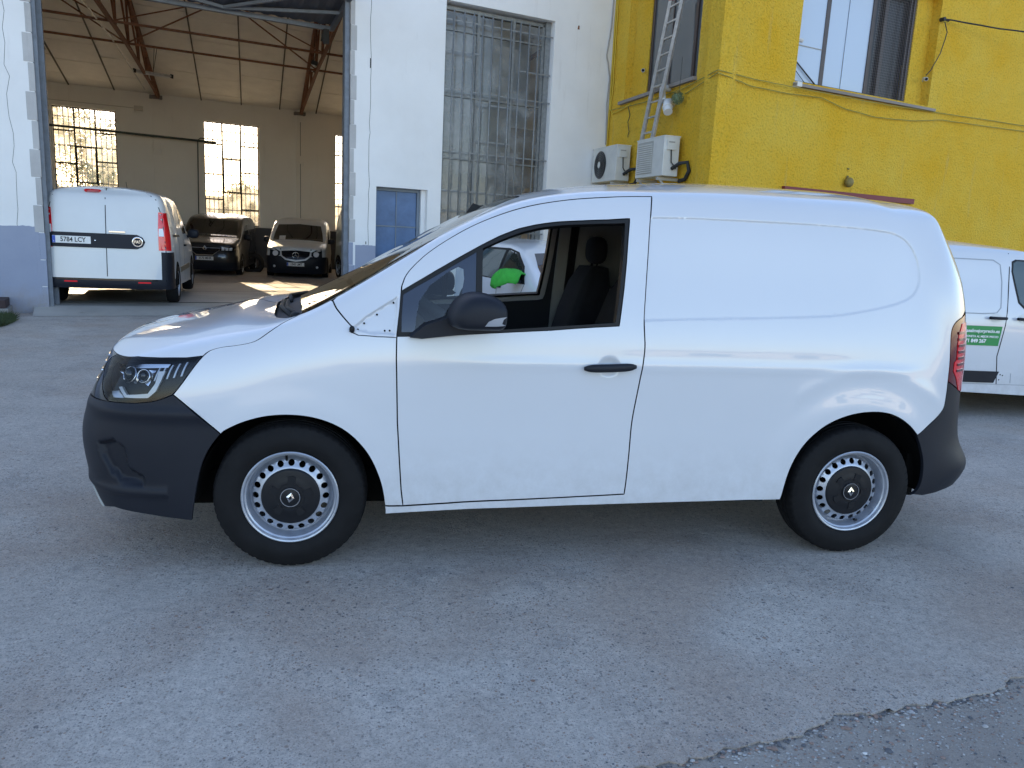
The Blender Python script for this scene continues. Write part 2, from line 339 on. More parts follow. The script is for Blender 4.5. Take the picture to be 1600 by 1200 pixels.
class Shell:
    NI,NJ=12,10
    def __init__(s,G,smooth=6):
        D=catmull(G,s.NI); D=catmull(D.transpose(1,0,2),s.NJ).transpose(1,0,2)
        for _ in range(smooth):
            E=D.copy(); E[1:-1]=(D[:-2]+2*D[1:-1]+D[2:])/4; D=E
            E=D.copy(); E[:,1:-1]=(D[:,:-2]+2*D[:,1:-1]+D[:,2:])/4; D=E
        s.D=D
        di=np.gradient(D,axis=0);dj=np.gradient(D,axis=1)
        N=np.cross(di,dj); N/=np.linalg.norm(N,axis=2,keepdims=True)+1e-12
        s.N=N   # outward for near side checked below
        if N[N.shape[0]//2,20,1]>0: s.N=-N
        L=np.linalg.norm(np.diff(D[:,4*s.NJ],axis=0),axis=1); s.S=np.concatenate([[0],np.cumsum(L)])
        L=np.linalg.norm(np.diff(D[13*s.NI],axis=0),axis=1); s.T=np.concatenate([[0],np.cumsum(L)])
    def ev(s,ij,A=None):
        A=s.D if A is None else A
        a=np.clip(np.asarray(ij,float)[:,0]*s.NI,0,A.shape[0]-1.0001);b=np.clip(np.asarray(ij,float)[:,1]*s.NJ,0,A.shape[1]-1.0001)
        i=a.astype(int);j=b.astype(int);u=(a-i)[:,None];v=(b-j)[:,None]
        return A[i,j]*(1-u)*(1-v)+A[i+1,j]*u*(1-v)+A[i,j+1]*(1-u)*v+A[i+1,j+1]*u*v
    def st(s,ij):
        ij=np.asarray(ij,float); return np.stack([np.interp(ij[:,0]*s.NI,np.arange(len(s.S)),s.S),np.interp(ij[:,1]*s.NJ,np.arange(len(s.T)),s.T)],1)
    def ist(s,st):
        st=np.asarray(st,float); return np.stack([np.interp(st[:,0],s.S,np.arange(len(s.S)))/s.NI,np.interp(st[:,1],s.T,np.arange(len(s.T)))/s.NJ],1)
    def hit(s,o,d):
        # first ray hit with the grid -> (i,j),t
        D=s.D; best=None
        P00=D[:-1,:-1];P10=D[1:,:-1];P01=D[:-1,1:];P11=D[1:,1:]
        for k,(A,Bq,Cq) in enumerate([(P00,P10,P01),(P11,P01,P10)]):
            e1=Bq-A;e2=Cq-A;h=np.cross(d,e2);a=(e1*h).sum(2);a=np.where(abs(a)<1e-12,1e-12,a);f=1/a
            q=o-A;u=f*(q*h).sum(2);qq=np.cross(q,e1);v=f*(qq@d);t=f*(e2*qq).sum(2)
            ok=(u>=-1e-6)&(v>=-1e-6)&(u+v<=1+1e-6)&(t>0)
            if ok.any():
                idx=np.argwhere(ok);tt=t[ok];m=tt.argmin()
                i,j=idx[m];uu,vv=u[i,j],v[i,j]
                if k==1: uu,vv=1-uu,1-vv
                if best is None or tt[m]<best[1]: best=((i+uu)/s.NI,(j+vv)/s.NJ),tt[m]
        return best
POLY = {
'arch_f': [(7.65, 0.305), (7.64, 0.711), (7.6, 1.2), (7.5, 1.57), (7.33, 1.94), (7.07, 2.25), (6.78, 2.45), (6.39, 2.6), (6, 2.67), (5.64, 2.67), (5.32, 2.58), (5.06, 2.42), (5, 2.34)],
'arch_bf': [(5, 2.34), (4.86, 2.09), (4.75, 1.79), (4.67, 1.42), (4.6, 0.987), (4.47, 0.205)],
'bump_seam': [(5, 2.34), (4.78, 2.63), (4.56, 2.98), (4.33, 3.39)],
'bump_bot': [(4.47, 0.205), (4.14, 0.289), (3.6, 0.447), (2.85, 0.545)],
'lampR': [(4.33, 3.39), (4.45, 3.7), (4.58, 4.16), (4.71, 4.78)],
'lampTop': [(4.71, 4.78), (4.43, 4.88), (3.94, 5.2), (3.27, 5.6), (2.32, 5.67)],
'lampLeft': [(2.32, 5.67), (1.94, 5.12), (1.78, 4.52), (2.12, 3.97), (2.45, 3.55), (2.74, 3.24), (2.96, 3.13)],
'lampBot': [(2.96, 3.13), (3.5, 3.16), (3.91, 3.2), (4.13, 3.27), (4.25, 3.34), (4.33, 3.39)],
'hoodline': [(4.71, 4.78), (4.77, 5), (4.86, 5.08), (4.99, 5.08), (5.19, 4.98), (5.41, 4.94), (5.52, 5.03), (5.62, 5.26), (5.73, 5.56), (5.86, 5.88), (6, 6.03), (6.1, 6.07)],
'cowl_end': [(6.1, 6.07), (6.16, 6.11)],
'pillar': [(6.16, 6.11), (6.37, 6.04), (6.7, 6.02), (7.13, 6.08), (7.79, 6.08), (8.24, 6.16), (8.72, 6.43), (9.31, 7.12), (9.73, 7.21), (10.15, 7.46)],
'seamA': [(6.69, 5.92), (6.73, 5.49), (6.85, 5.05), (6.97, 4.71), (7.05, 4.54)],
'seamB': [(7.05, 4.54), (6.99, 4.45), (7.14, 4.3), (7.46, 4.21), (7.79, 4.16)],
'door_front': [(7.79, 4.16), (7.79, 3.72), (7.81, 3.08), (7.83, 2.5), (7.88, 1.79), (7.92, 1.2), (7.96, 0.688)],
'door_bot': [(7.96, 0.688), (8.77, 0.698), (9.95, 0.774), (10.96, 0.869), (11.64, 0.897)],
'door_rear': [(11.64, 0.897), (11.66, 1.48), (11.67, 2.04), (11.67, 2.55), (11.71, 3.01), (11.75, 3.45), (11.78, 3.82), (11.76, 4.07), (11.75, 4.27), (11.77, 4.67), (11.8, 5.22), (11.82, 5.66), (11.87, 6.27)],
'door_top': [(11.87, 6.27), (11.53, 6.23), (11.18, 6.17), (10.82, 6.15), (10.44, 6.11), (10.03, 6.08), (9.59, 6.05), (9.12, 6.03), (8.66, 5.93), (8.32, 5.83), (8.08, 5.68), (7.92, 5.52), (7.86, 5.3), (7.84, 4.83), (7.79, 4.16)],
'win': [(7.8, 4.18), (7.81, 4.54), (7.83, 4.9), (7.85, 5.19), (8.1, 5.27), (8.43, 5.36), (8.82, 5.45), (9.22, 5.54), (9.57, 5.61), (9.91, 5.66), (10.22, 5.68), (10.52, 5.69), (10.9, 5.69), (11.26, 5.7), (11.55, 5.73), (11.53, 5.47), (11.51, 5.13), (11.48, 4.76), (11.45, 4.47), (11.42, 4.18), (11, 4.16), (10.44, 4.13), (9.59, 4.12), (8.68, 4.12)],
'win_in': [(9.28, 4.16), (9.28, 4.66), (9.28, 5.49), (9.63, 5.55), (9.96, 5.6), (10.27, 5.63), (10.62, 5.64), (10.99, 5.64), (11.35, 5.65), (11.49, 5.66), (11.47, 5.22), (11.43, 4.76), (11.39, 4.37), (11.37, 4.23), (10.82, 4.2), (10.24, 4.18), (9.7, 4.17)],
'qglass': [(7.87, 4.27), (7.87, 4.6), (7.89, 5.1), (8.11, 5.18), (8.44, 5.27), (8.82, 5.37), (9.16, 5.46), (9.16, 4.99), (9.15, 4.19), (8.67, 4.18)],
'sill_bot': [(7.65, 0.305), (8.77, 0.304), (9.95, 0.34), (10.97, 0.408), (11.87, 0.359), (12.8, 0.351), (13.8, 0.393)],
'arch_r': [(13.8, 0.393), (13.84, 1.25), (13.91, 1.73), (14.03, 2.13), (14.21, 2.45), (14.42, 2.65), (14.68, 2.77), (15.02, 2.79), (15.34, 2.71), (15.66, 2.53), (15.87, 2.32)],
'arch_rb': [(15.87, 2.32), (15.98, 2.07), (16.09, 1.7), (16.09, 1.25), (16.05, 0.766), (15.93, 0.51)],
'rb_seam': [(15.87, 2.32), (16.24, 2.5), (16.65, 2.67), (16.91, 2.86), (16.98, 3.11), (16.97, 3.34)],
'rb_bot': [(15.93, 0.51), (16.27, 0.306), (16.82, 0.252), (17.82, 0.33)],
'tail_front': [(16.97, 3.34), (16.96, 3.64), (16.93, 3.92), (16.95, 4.2), (17.08, 4.33), (17.37, 4.41), (17.73, 4.44)],
'tail_bot': [(16.97, 3.34), (17.36, 3.25), (18.31, 3.06)],
'roofseam': [(10.23, 7.67), (10.63, 7.49), (10.97, 7.39), (11.41, 7.29), (11.9, 7.36), (12.46, 7.34), (12.99, 7.26), (13.64, 7.16), (14.49, 7.05), (15.86, 7.16), (16.66, 7.07)],
'recess': [(11.84, 5.76), (12.3, 5.78), (12.84, 5.79), (13.35, 5.8), (13.84, 5.81), (14.34, 5.82), (14.89, 5.81), (15.37, 5.78), (15.83, 5.68), (16.04, 5.49), (16.1, 5.24), (16.05, 4.99), (15.88, 4.82), (15.59, 4.71), (15.13, 4.61), (14.57, 4.47), (14.24, 4.39), (13.03, 4.31), (11.77, 4.24)],
'bumprec': [(2.8, 2.03), (3.26, 2.18), (3.54, 2), (3.56, 1.61), (3.84, 1.45), (3.84, 1.25), (3.36, 1.28), (3.06, 1.5), (2.87, 1.75)],
'brk': [(7.05, 4.58), (7.24, 4.81), (7.51, 4.98), (7.8, 5.11), (7.78, 4.21), (7.36, 4.28), (7.14, 4.4)],
'drl': [(2.95, 3.77), (3.3, 3.34), (3.87, 3.34), (4, 3.56), (4.06, 3.93), (4.11, 4.38), (3.98, 4.44), (3.96, 3.87), (3.85, 3.5), (3.33, 3.45), (3.06, 3.81)],
'hl_top': [(2.39, 5.21), (3.44, 5.17), (4.16, 4.77), (4.13, 4.58), (3.33, 4.92), (2.52, 4.96)],
'hl_ref1': [(3.52, 4.76), (3.88, 4.55), (3.85, 4.17), (3.8, 3.81), (3.54, 4.13), (3.55, 4.46)],
'hl_ref2': [(3.31, 4.29), (3.39, 4.71), (3.5, 4.68), (3.5, 4.39), (3.45, 3.96), (3.35, 4)],
'hl_ref3': [(2.5, 4.81), (2.8, 4.76), (2.83, 4.52), (2.61, 4.65)],
'hl_low': [(2.7, 3.54), (2.94, 3.62), (3.19, 3.32), (2.88, 3.29)],
'hl_side': [(4.1, 4.76), (4.59, 4.71), (4.44, 4.11), (4.2, 4.17)],
'red': [(17.71, 4.37), (18.06, 4.23), (17.72, 3.23), (17.34, 3.46), (17.19, 3.69), (17.34, 3.75), (17.45, 4.19)],
'qclear': [(8.1, 4.28), (8.13, 4.61), (8.17, 4.87), (8.35, 5.13), (8.66, 5.27), (8.84, 5.31), (8.93, 5.25), (8.95, 5.09), (8.87, 4.6), (8.67, 4.37), (8.47, 4.26)],
}
# ---------------------------------------------------------------- the white van in front
SH = Shell(HEROGRID())
YW = 2*YC
def chaikin(P, it=2):
    P = [tuple(p) for p in P]
    for _ in range(it):
        out = [P[0]]
        for a, b in zip(P[:-1], P[1:]): out += [(a[0]*.75+b[0]*.25, a[1]*.75+b[1]*.25), (a[0]*.25+b[0]*.75, a[1]*.25+b[1]*.75)]
        out.append(P[-1]); P = out
    return P
for k_ in ('arch_r', 'hoodline', 'door_rear', 'pillar', 'rb_seam', 'roofseam', 'recess', 'lampR', 'lampLeft', 'lampBot', 'tail_front', 'bump_seam', 'arch_bf', 'arch_rb', 'bump_bot', 'seamA'): POLY[k_] = chaikin(POLY[k_])
POLY['arch_f'] = [tuple(p) for p in POLY['arch_f'][:1]]+chaikin(POLY['arch_f'][1:])
_dt = POLY['door_top']; POLY['door_top'] = chaikin(_dt[:-2])+[tuple(p) for p in _dt[-2:]]
def Q(k, rev=False, a=0, b=None):
    L = POLY[k][a:b]; return [tuple(p) for p in (L[::-1] if rev else L)]
REC = SH.ev(POLY['recess'])[:, [0, 2]]
REC2 = np.concatenate([[[1.40, REC[0, 1]-.002]], REC[:-1], [REC[-1]], [[1.40, REC[-1, 1]-.01]]])
BRK = SH.ev(POLY['brk'])[:, [0, 2]]
FOG = SH.ev(POLY['bumprec'])[:, [0, 2]]
def hero_disp(X, Z, NY, use):
    f = np.zeros(len(X)); P2 = np.stack([X, Z], 1)
    f -= .009*np.sin(np.pi*np.clip((.93-Z)/.60, 0, 1))*sstep(X, .1, .7)*(1-sstep(X, 2.2, 2.6))
    f += .0035*np.exp(-((Z-.945)/.026)**2)*sstep(X, .5, 1.)*(1-sstep(X, 2.9, 3.1))
    for cx, cz, R0 in ((.02, .315, .395), (2.70, .32, .425)):
        r = np.hypot(X-cx, Z-cz); f += (.004 if cx < 1 else .007)*(1-sstep(r, R0+.01, R0+.13))
    r = np.hypot(X-2.73, Z-.32); f += .0035*np.exp(-((r-.62)/.035)**2)*sstep(Z, .5, .7)*(X > 2.35)
    if 'recess' in use:
        d = dist(P2, REC2)*np.where(inside(P2, REC2), 1, -1); f -= .0055*sstep(d, 0, .012)+.0045*np.exp(-((d-.003)/.0045)**2)*sstep(Z, 1.30, 1.5)
    if 'handle' in use:
        rho = np.hypot((X-1.405)/.062, (Z-.940)/.052); f -= .014*(1-sstep(rho, .3, 1.))
    if 'brk' in use:
        d = dist(P2, BRK)*np.where(inside(P2, BRK), 1, -1); f -= .009*sstep(d, 0, .010)
    if 'fog' in use:
        d = dist(P2, FOG)*np.where(inside(P2, FOG), 1, -1); f -= .030*sstep(d, -.004, .018)
        f += .012*np.exp(-((Z-.70)/.03)**2) + .012*np.exp(-((Z-.355)/.02)**2)*(X < -.5)
    return f*sstep(abs(NY), .15, .5)
def shell_panel(name, outer, m, parent, holes=(), off=0., depth=.018, gap=.0030, step=.03, side='near', use=(), extra=None, sh=None, disp=hero_disp, seg=.02, invert=False):
    sh = sh or SH
    out = inset(resample(sh.st(outer), seg), gap)
    hs = [inset(resample(sh.st(h), seg), -gap) for h in holes]
    v, T = triangulate(out, hs, step, extra)
    ij = sh.ist(v); P = sh.ev(ij); N = sh.ev(ij, sh.N); N /= np.linalg.norm(N, axis=1, keepdims=True)
    if disp:
        f = disp(P[:, 0], P[:, 2], N[:, 1], use); e = .0015
        fx = (disp(P[:, 0]+e, P[:, 2], N[:, 1], use)-disp(P[:, 0]-e, P[:, 2], N[:, 1], use))/(2*e)
        fz = (disp(P[:, 0], P[:, 2]+e, N[:, 1], use)-disp(P[:, 0], P[:, 2]-e, N[:, 1], use))/(2*e)
        g = np.stack([fx, 0*fx, fz], 1); g -= (g*N).sum(1)[:, None]*N
        P = P+N*f[:, None]; Nn = N-g; Nn /= np.linalg.norm(Nn, axis=1, keepdims=True)
    else: Nn = N
    P = P+N*off
    # orient triangles along N
    a = P[T[:, 1]]-P[T[:, 0]]; b = P[T[:, 2]]-P[T[:, 0]]; flip = (np.cross(a, b)*N[T[:, 0]]).sum(1) < 0
    T = T.copy(); T[flip] = T[flip][:, ::-1]
    ed = {}
    for t in T:
        for k in range(3): ed[(t[k], t[(k+1) % 3])] = 1
    be = [e_ for e_ in ed if (e_[1], e_[0]) not in ed]
    bv = sorted({i for e_ in be for i in e_}); bi = {b_: k for k, b_ in enumerate(bv)}
    n = len(P); V = np.concatenate([P, P[bv], P[bv]-N[bv]*depth]); m_ = len(bv)
    fl = [(n+bi[a_], n+m_+bi[a_], n+m_+bi[b_], n+bi[b_]) for a_, b_ in be] if depth > 0 else []
    VV, FF, NN = [], [], []
    for s_ in (('near', 'far') if side == 'both' else (side,)):
        k = len(VV); Vs = V.copy(); Ns = Nn.copy(); tri = T; f2 = fl
        if s_ == 'far':
            Vs[:, 1] = YW-Vs[:, 1]; Ns[:, 1] *= -1; tri = T[:, ::-1]; f2 = [q[::-1] for q in fl]
        VV += [tuple(p) for p in Vs]
        for t in tri:
            FF.append(tuple(int(i)+k for i in t)); NN += [tuple(Ns[i]) for i in t]
        for q in f2: FF.append(tuple(int(i)+k for i in q)); NN += [(0, 0, 0)]*4
    sm = np.array([len(f_) == 3 for f_ in FF])
    o = mesh(name, VV, FF, None, parent, mats=[m, seal], mi=(~sm).astype(int)) if m is paint else mesh(name, VV, FF, m, parent)  # edges of painted panels coloured black: shade of the shut lines, not rubber
    o.data.polygons.foreach_set('use_smooth', sm)
    o.data.normals_split_custom_set([tuple(map(float, q)) for q in NN])
    return o
def polar(c, rx, rz, k):
    return [(c[0]+rx*math.cos(t), c[1]+rz*math.sin(t)) for t in [2*math.pi*i/k for i in range(k)]]
def ring_extra(poly_xz_ij, offs):
    st = resample(SH.st(poly_xz_ij), .02); return np.concatenate([inset(st, o_) for o_ in offs])

hero = empty('delivery_van', (0, 0, 0), 0, 'white panel van parked side-on in the foreground with steel wheels and its cab window down', 'van')
body_poly = Q('arch_f', a=0, b=2)+[Q('door_bot')[0]]+Q('door_bot', a=1)+Q('door_rear', a=1)+Q('door_top', a=1)+Q('seamB', True, 0)[1:]+Q('seamA', True)[1:]
pil = [p for p in Q('pillar') if p[0] > 6.75]
body_poly += pil+Q('roofseam', a=0)+[(17.6, 6.98), (18.3, 6.9), (18.3, 6.3), (18.3, 5.6), (18.3, 4.9), (18.3, 4.55)]
body_poly += Q('tail_front', True)+Q('rb_seam', True)[1:]+Q('arch_r', True)[1:]+Q('sill_bot', True)[1:-1]
ex = np.concatenate([ring_extra(Q('recess'), (-.008, -.004, .0, .003, .006, .010, .016)), ring_extra(Q('brk'), (-.003, .003, .008, .012))])
body = shell_panel('body', body_poly, paint, hero, use=('recess', 'brk'), extra=ex, step=.024)
shell_panel('body', body_poly, paint, hero, use=('recess',), side='far', step=.05)
CW = [(6.164, 6.105), (6.22, 6.6), (6.28, 7), (6.34, 8), (6.36, 9)]          # foot of the windscreen
wtop = [(10.154, 7.461), (10.2, 8), (10.22, 9)]
def simpl(P): return P
door_o = Q('door_front')+Q('door_bot', a=1)+Q('door_rear', a=1)+Q('door_top', a=1, b=-1)
hst = SH.st([(11.311, 3.50)])[0]
hex_ = np.array([(hst[0]+.065*k*math.cos(t), hst[1]+.055*k*math.sin(t)) for k in (.3, .42, .54, .66, .78, .9, 1.02, 1.14) for t in [2*math.pi*(i+.5*(int(k*100) % 2))/36 for i in range(36)]])
for sd_ in ('near', 'far'):
    d_ = shell_panel('front_door', door_o, paint, hero, holes=[Q('win')], use=('handle',), extra=hex_, side=sd_, step=.024)
    sy = (lambda y: y) if sd_ == 'near' else (lambda y: YW-y)
    hd = MB(); n_ = 15
    for i in range(n_):
        t = i/(n_-1)-.5; x = 1.405+t*.245; z = .940+t*.012; r = .019*(1-(abs(2*t))**6*.6)
        hd.V += [(x, sy(-.026+.012*(2*t)**2+r*.7*math.cos(q)), z+r*math.sin(q)) for q in [2*math.pi*j/12 for j in range(12)]]
    for i in range(n_-1):
        for j in range(12): hd.F.append((i*12+j, i*12+(j+1) % 12, (i+1)*12+(j+1) % 12, (i+1)*12+j))
    hd.F += [tuple(range(12)), tuple((n_-1)*12+j for j in range(12))]
    hd.build('door_handle', plastic, d_, smooth=True)
    shell_panel('window_seal', Q('win'), seal, d_, holes=[Q('win_in'), Q('qglass')], off=-.003, depth=.045, gap=.001, side=sd_, disp=None)
    qg = shell_panel('quarter_glass_border', Q('qglass'), frit, d_, holes=[Q('qclear')], off=-.006, depth=.004, gap=.0, side=sd_, disp=None)
    shell_panel('quarter_glass', Q('qclear'), glass, d_, off=-.006, depth=0, gap=-.001, side=sd_, disp=None)
    shell_panel('door_trim', door_o, trim2, d_, holes=[Q('win')], off=-.06, depth=.01, gap=.03, side=sd_, disp=None, step=.08)
    # wing
    fender_o = Q('lampR')+Q('hoodline', a=1)+Q('cowl_end', a=1)+[p for p in Q('pillar') if 6.17 < p[0] < 6.68]+Q('seamA')+Q('seamB', a=1)+Q('door_front', a=1)+Q('arch_f', a=1)+Q('bump_seam', a=1, b=-1)
    shell_panel('front_wing', fender_o, paint, hero, side=sd_)
    # headlamp
    lamp_o = Q('lampTop')+Q('lampLeft', a=1)+Q('lampBot', a=1)+Q('lampR', a=1, b=-1)
    hl = shell_panel('headlamp_housing', lamp_o, lampblack, hero, off=-.035, depth=.02, gap=.006, side=sd_, disp=None)
    shell_panel('lamp_bezel', lamp_o, plastic, hl, holes=[list(SH.ist(inset(resample(SH.st(lamp_o), .02), .016)))], off=-.002, depth=.035, gap=.004, side=sd_, disp=None)
    shell_panel('light_strip', Q('drl'), whitelens, hl, off=-.018, depth=.012, gap=0, side=sd_, disp=None, step=.015)
    shell_panel('light_strip', Q('hl_top'), chrome, hl, off=-.022, depth=.012, gap=0, side=sd_, disp=None, step=.015)
    for k_ in ('hl_ref1', 'hl_ref2', 'hl_ref3', 'hl_low'):
        shell_panel('reflector', Q(k_), chrome if k_ != 'hl_low' else steel, hl, off=-.028, depth=.012, gap=0, side=sd_, disp=lambda X, Z, NY, use: .006*np.sin(X*60)*np.cos(Z*70), step=.012)
    for ij_, r_ in (((3.15, 4.55), .030), ((3.62, 4.35), .024)):
        c_ = SH.ev([ij_])[0]-SH.ev([ij_], SH.N)[0]*.030; mb = MB(); mb.sphere((c_[0], sy(c_[1]), c_[2]), r_, r_, r_, 16, 10); mb.build('projector', darkglass, hl, smooth=True)
        mb = MB(); N_ = SH.ev([ij_], SH.N)[0]; cv = Vector((c_[0]+N_[0]*.008, sy(c_[1]+N_[1]*.008), c_[2])); n_ = Vector((N_[0], N_[1] if sd_ == 'near' else -N_[1], N_[2])); a_ = n_.orthogonal().normalized(); b_ = n_.cross(a_)
        mb.tube([cv+a_*r_*1.15*math.cos(t)+b_*r_*1.15*math.sin(t) for t in [2*math.pi*i/24 for i in range(25)]], .0035, 6); mb.build('projector_ring', chrome, hl, smooth=True)
    for k_ in range(5):
        i_ = 3.9+k_*.12; shell_panel('lamp_fin', [(i_, 4.0), (i_+.03, 4.0), (i_+.08, 4.7), (i_+.05, 4.7)], steel, hl, off=-.024, depth=.01, gap=0, side=sd_, disp=None, step=.02)
    shell_panel('lamp_lens', lamp_o, lens, hl, off=-.001, depth=0, gap=.004, side=sd_, disp=None)
    # tail lamp
    tail_o = Q('tail_front')+[(18.3, 4.5), (18.75, 4.35), (18.75, 3.6), (18.75, 3.0)]+Q('tail_bot', True)[:-1]
    tl = shell_panel('tail_lamp', tail_o, reddark, hero, side=sd_, disp=None)
    shell_panel('red_lens', [(17.40, 4.15), (17.72, 4.34), (18.3, 4.35), (18.7, 4.2), (18.7, 3.15), (18.25, 3.1), (17.82, 3.14), (17.50, 3.36), (17.20, 3.52), (17.20, 3.68), (17.33, 3.72), (17.33, 4.0)], redlens, tl, off=.003, depth=.003, gap=0, side=sd_, disp=None, step=.02)
    for k_ in range(7):
        j0 = 3.50+k_*.11
        shell_panel('lens_rib', [(17.36, j0), (18.05, j0), (18.05, j0+.045), (17.36, j0+.045)], reddark, tl, off=.006, depth=.004, gap=0, side=sd_, disp=None, step=.03)
    for xa in (.425, -.50):
        mb = MB(); mb.box((xa, sy(.06), .285 if xa > 0 else .25), (xa+.03, sy(.46), .55)); mb.build('splash_guard', under, hero)
    for xa, xb in ((-.46, .45), (2.26, 3.16)):
        mb = MB(); mb.box((xa, sy(.40), .18), (xb, sy(.42), .76)); mb.build('inner_wing', under, hero)
    # far and near wheel arch liners
    for cx, R0 in ((.02, .415), (2.70, .44)):
        mb = MB(); y0, y1 = sy(.035), sy(.42); a0, a1 = (-.02, math.pi+.02); n_ = 26
        for i in range(n_+1):
            t = a0+(a1-a0)*i/n_; mb.V += [(cx+R0*math.cos(t), y0, .315+R0*math.sin(t)), (cx+R0*math.cos(t), y1, .315+R0*math.sin(t))]
        for i in range(n_): mb.F.append((2*i, 2*i+1, 2*i+3, 2*i+2))
        k = len(mb.V); mb.V.append((cx, y1, .315))
        for i in range(n_): mb.F.append((2*i+1, k, 2*i+3))
        mesh('wheel_arch_liner', mb.V, mb.F, under, hero, True)
roof_o = Q('roofseam')+[(17.6, 6.98), (18.3, 6.9), (19, 6.85), (20, 6.8), (21, 6.75), (21, 9)]+[wtop[2], wtop[1]]
shell_panel('roof', roof_o, paint, hero, side='both', disp=None, step=.06, gap=.001)
shell_panel('rear_door', [(18.3, 6.88), (19, 6.83), (20, 6.78), (21, 6.73), (21, 4), (21, 1.75), (19.8, 1.75), (18.77, 1.75), (18.77, 3), (18.77, 4.4), (18.32, 4.55), (18.32, 5.5)], paint, hero, side='both', disp=None, step=.06)
hood_o = Q('hoodline')+[(6.12, 6.1), (5.95, 6.3), (5.82, 6.7), (5.8, 7.2), (5.85, 8), (5.85, 9), (4, 9), (2, 9), (.6, 9), (.1, 8), (.02, 6.8), (.02, 5.95), (1, 5.82)]+Q('lampTop', True)[:-1]
shell_panel('bonnet', hood_o, paint, hero, side='both', disp=None, step=.035, gap=.006)
def ribbon(name, line, w, off, side='both', m=None):
    P = resample(SH.st(line), .02, False); t = np.gradient(P, axis=0); t /= np.linalg.norm(t, axis=1, keepdims=True); n = np.stack([-t[:, 1], t[:, 0]], 1)*w/2
    return shell_panel(name, [tuple(q) for q in SH.ist(np.concatenate([P+n, (P-n)[::-1]]))], m or under, body, off=off, depth=0, gap=0, side=side, disp=None, step=.05)
for k_ in ('hoodline', 'door_front', 'door_bot', 'door_rear', 'seamA'): ribbon('gap_shade', POLY[k_], .030, -.017)  # black strips added under the shut lines to keep the gaps dark
ribbon('gap_shade', POLY['lampTop'], .03, -.02)
shell_panel('cowl', [(6.12, 6.1), (5.95, 6.3), (5.82, 6.7), (5.8, 7.2), (5.85, 8), (5.85, 9)]+CW[::-1], trim2, hero, off=-.022, depth=.03, side='both', disp=None, gap=-.003)
ws_o = CW+[(8, 9)]+wtop[::-1]+Q('pillar', True)[1:-1]
wsx = shell_panel('windscreen', ws_o, wsglass, hero, off=-.002, depth=0, side='both', disp=None, gap=.001, step=.06)
wst = SH.st(ws_o); wi = [tuple(p) for p in SH.ist(inset(resample(wst, .05), .035))]
shell_panel('windscreen_border', ws_o, frit, wsx, holes=[[(p[0], min(p[1], 8.98)) for p in wi]], off=-.006, depth=.004, side='both', disp=None, gap=.001, step=.06)
bump_o = [(0, 3.0), (1.5, 3.0)]+Q('lampBot')+Q('bump_seam', True)[1:]+Q('arch_bf', a=1)+Q('bump_bot', a=1)+[(2.2, .35), (1.5, .3), (0, .25)]
bp = shell_panel('front_bumper', bump_o, plastic, hero, side='both', use=('fog',), step=.014)
shell_panel('skid_plate', [(0, .28), (0, 1.3), (1.2, 1.25), (2.05, .95), (2.25, .4), (1.5, .33)], trim, bp, off=.006, side='both', disp=None)
shell_panel('grille', [(0, 5.9), (1, 5.8)]+Q('lampLeft')+[(1.5, 3.02), (0, 3.02)], gloss, hero, side='both', disp=None)
for k_ in range(4):
    shell_panel('grille_bar', [(0, 3.5+k_*.55), (1.6, 3.5+k_*.55), (1.6, 3.62+k_*.55), (0, 3.62+k_*.55)], chrome, hero, off=.004, side='both', disp=None)
rb_o = Q('rb_seam')+Q('tail_bot', a=1)+[(18.75, 3.0), (18.75, 1.72), (19.8, 1.72), (21, 1.72), (21, .2), (19.5, .2), (18, .3)]+Q('rb_bot', True)+Q('arch_rb', True)[1:-1]
shell_panel('rear_bumper', rb_o, plastic, hero, side='both', disp=None, step=.03)
# fixing holes in the bare corner ahead of the door
for x, z in ((.282, 1.076), (.308, 1.103), (.362, 1.141), (.432, 1.193), (.396, 1.074), (.417, 1.075)):
    mb = MB(); y = .030+(z-1.07)*.25+.004; mb.lathe([(0, -.0005), (.0042, -.0005), (.0042, .006)], 12, (x, y, z)); mb.build('fixing_hole', under, body)
mb = MB(); mb.sphere((.258, .022, 1.078), .012, .010, .016, 10, 8); mb.build('seal_end', seal, body, smooth=True)
# underbody, cabin
mb = MB(); mb.box((-.72, .32, .20), (3.3, YW-.32, .36)); mb.box((.46, .05, .275), (2.26, .32, .40)); mb.box((.46, YW-.32, .275), (2.26, YW-.05, .40)); mb.box((3.08, .12, .33), (3.28, 1.74, .5))
mb.tube([(.5, .6, .22), (1.6, .62, .2), (2.6, .7, .22), (3.2, .7, .24)], .03)
mb.build('underbody', under, hero)
cab = MB(); cab.box((.52, .1, .36), (1.98, YW-.1, .42)); cab.build('cab_floor', trim2, hero)
mb = MB(); mb.prism([(.10, .40), (.10, 1.1), (.20, 1.58), (.42, 1.68), (YW-.42, 1.68), (YW-.20, 1.58), (YW-.10, 1.1), (YW-.10, .40)], 0, 1.98, 2.01); mb.build('bulkhead', mat('bulkhead_grey', (.10, .105, .10), .7), hero)
mb = MB()
mb.prism([(.0, .80), (.62, .78), (.66, .95), (.50, 1.085), (.10, 1.10)], 1, .12, YW-.12)   # dashboard
mb.build('dashboard', trim2, hero)
mb = MB(); c = Vector((.80, .47, 1.03)); ax = Vector((-.85, 0, .5)).normalized(); a_ = Vector((0, 1, 0)); b_ = ax.cross(a_)
mb.tube([c+a_*.185*math.cos(t)+b_*.185*math.sin(t) for t in [2*math.pi*i/28 for i in range(29)]], .015, 8)
mb.tube([c-a_*.17, c, c+a_*.17], .02, 6); mb.tube([c, c-b_*.17], .02, 6); mb.tube([c, c+ax*.3], .03, 8)
mb.build('steering_wheel', trim2, hero, smooth=True)
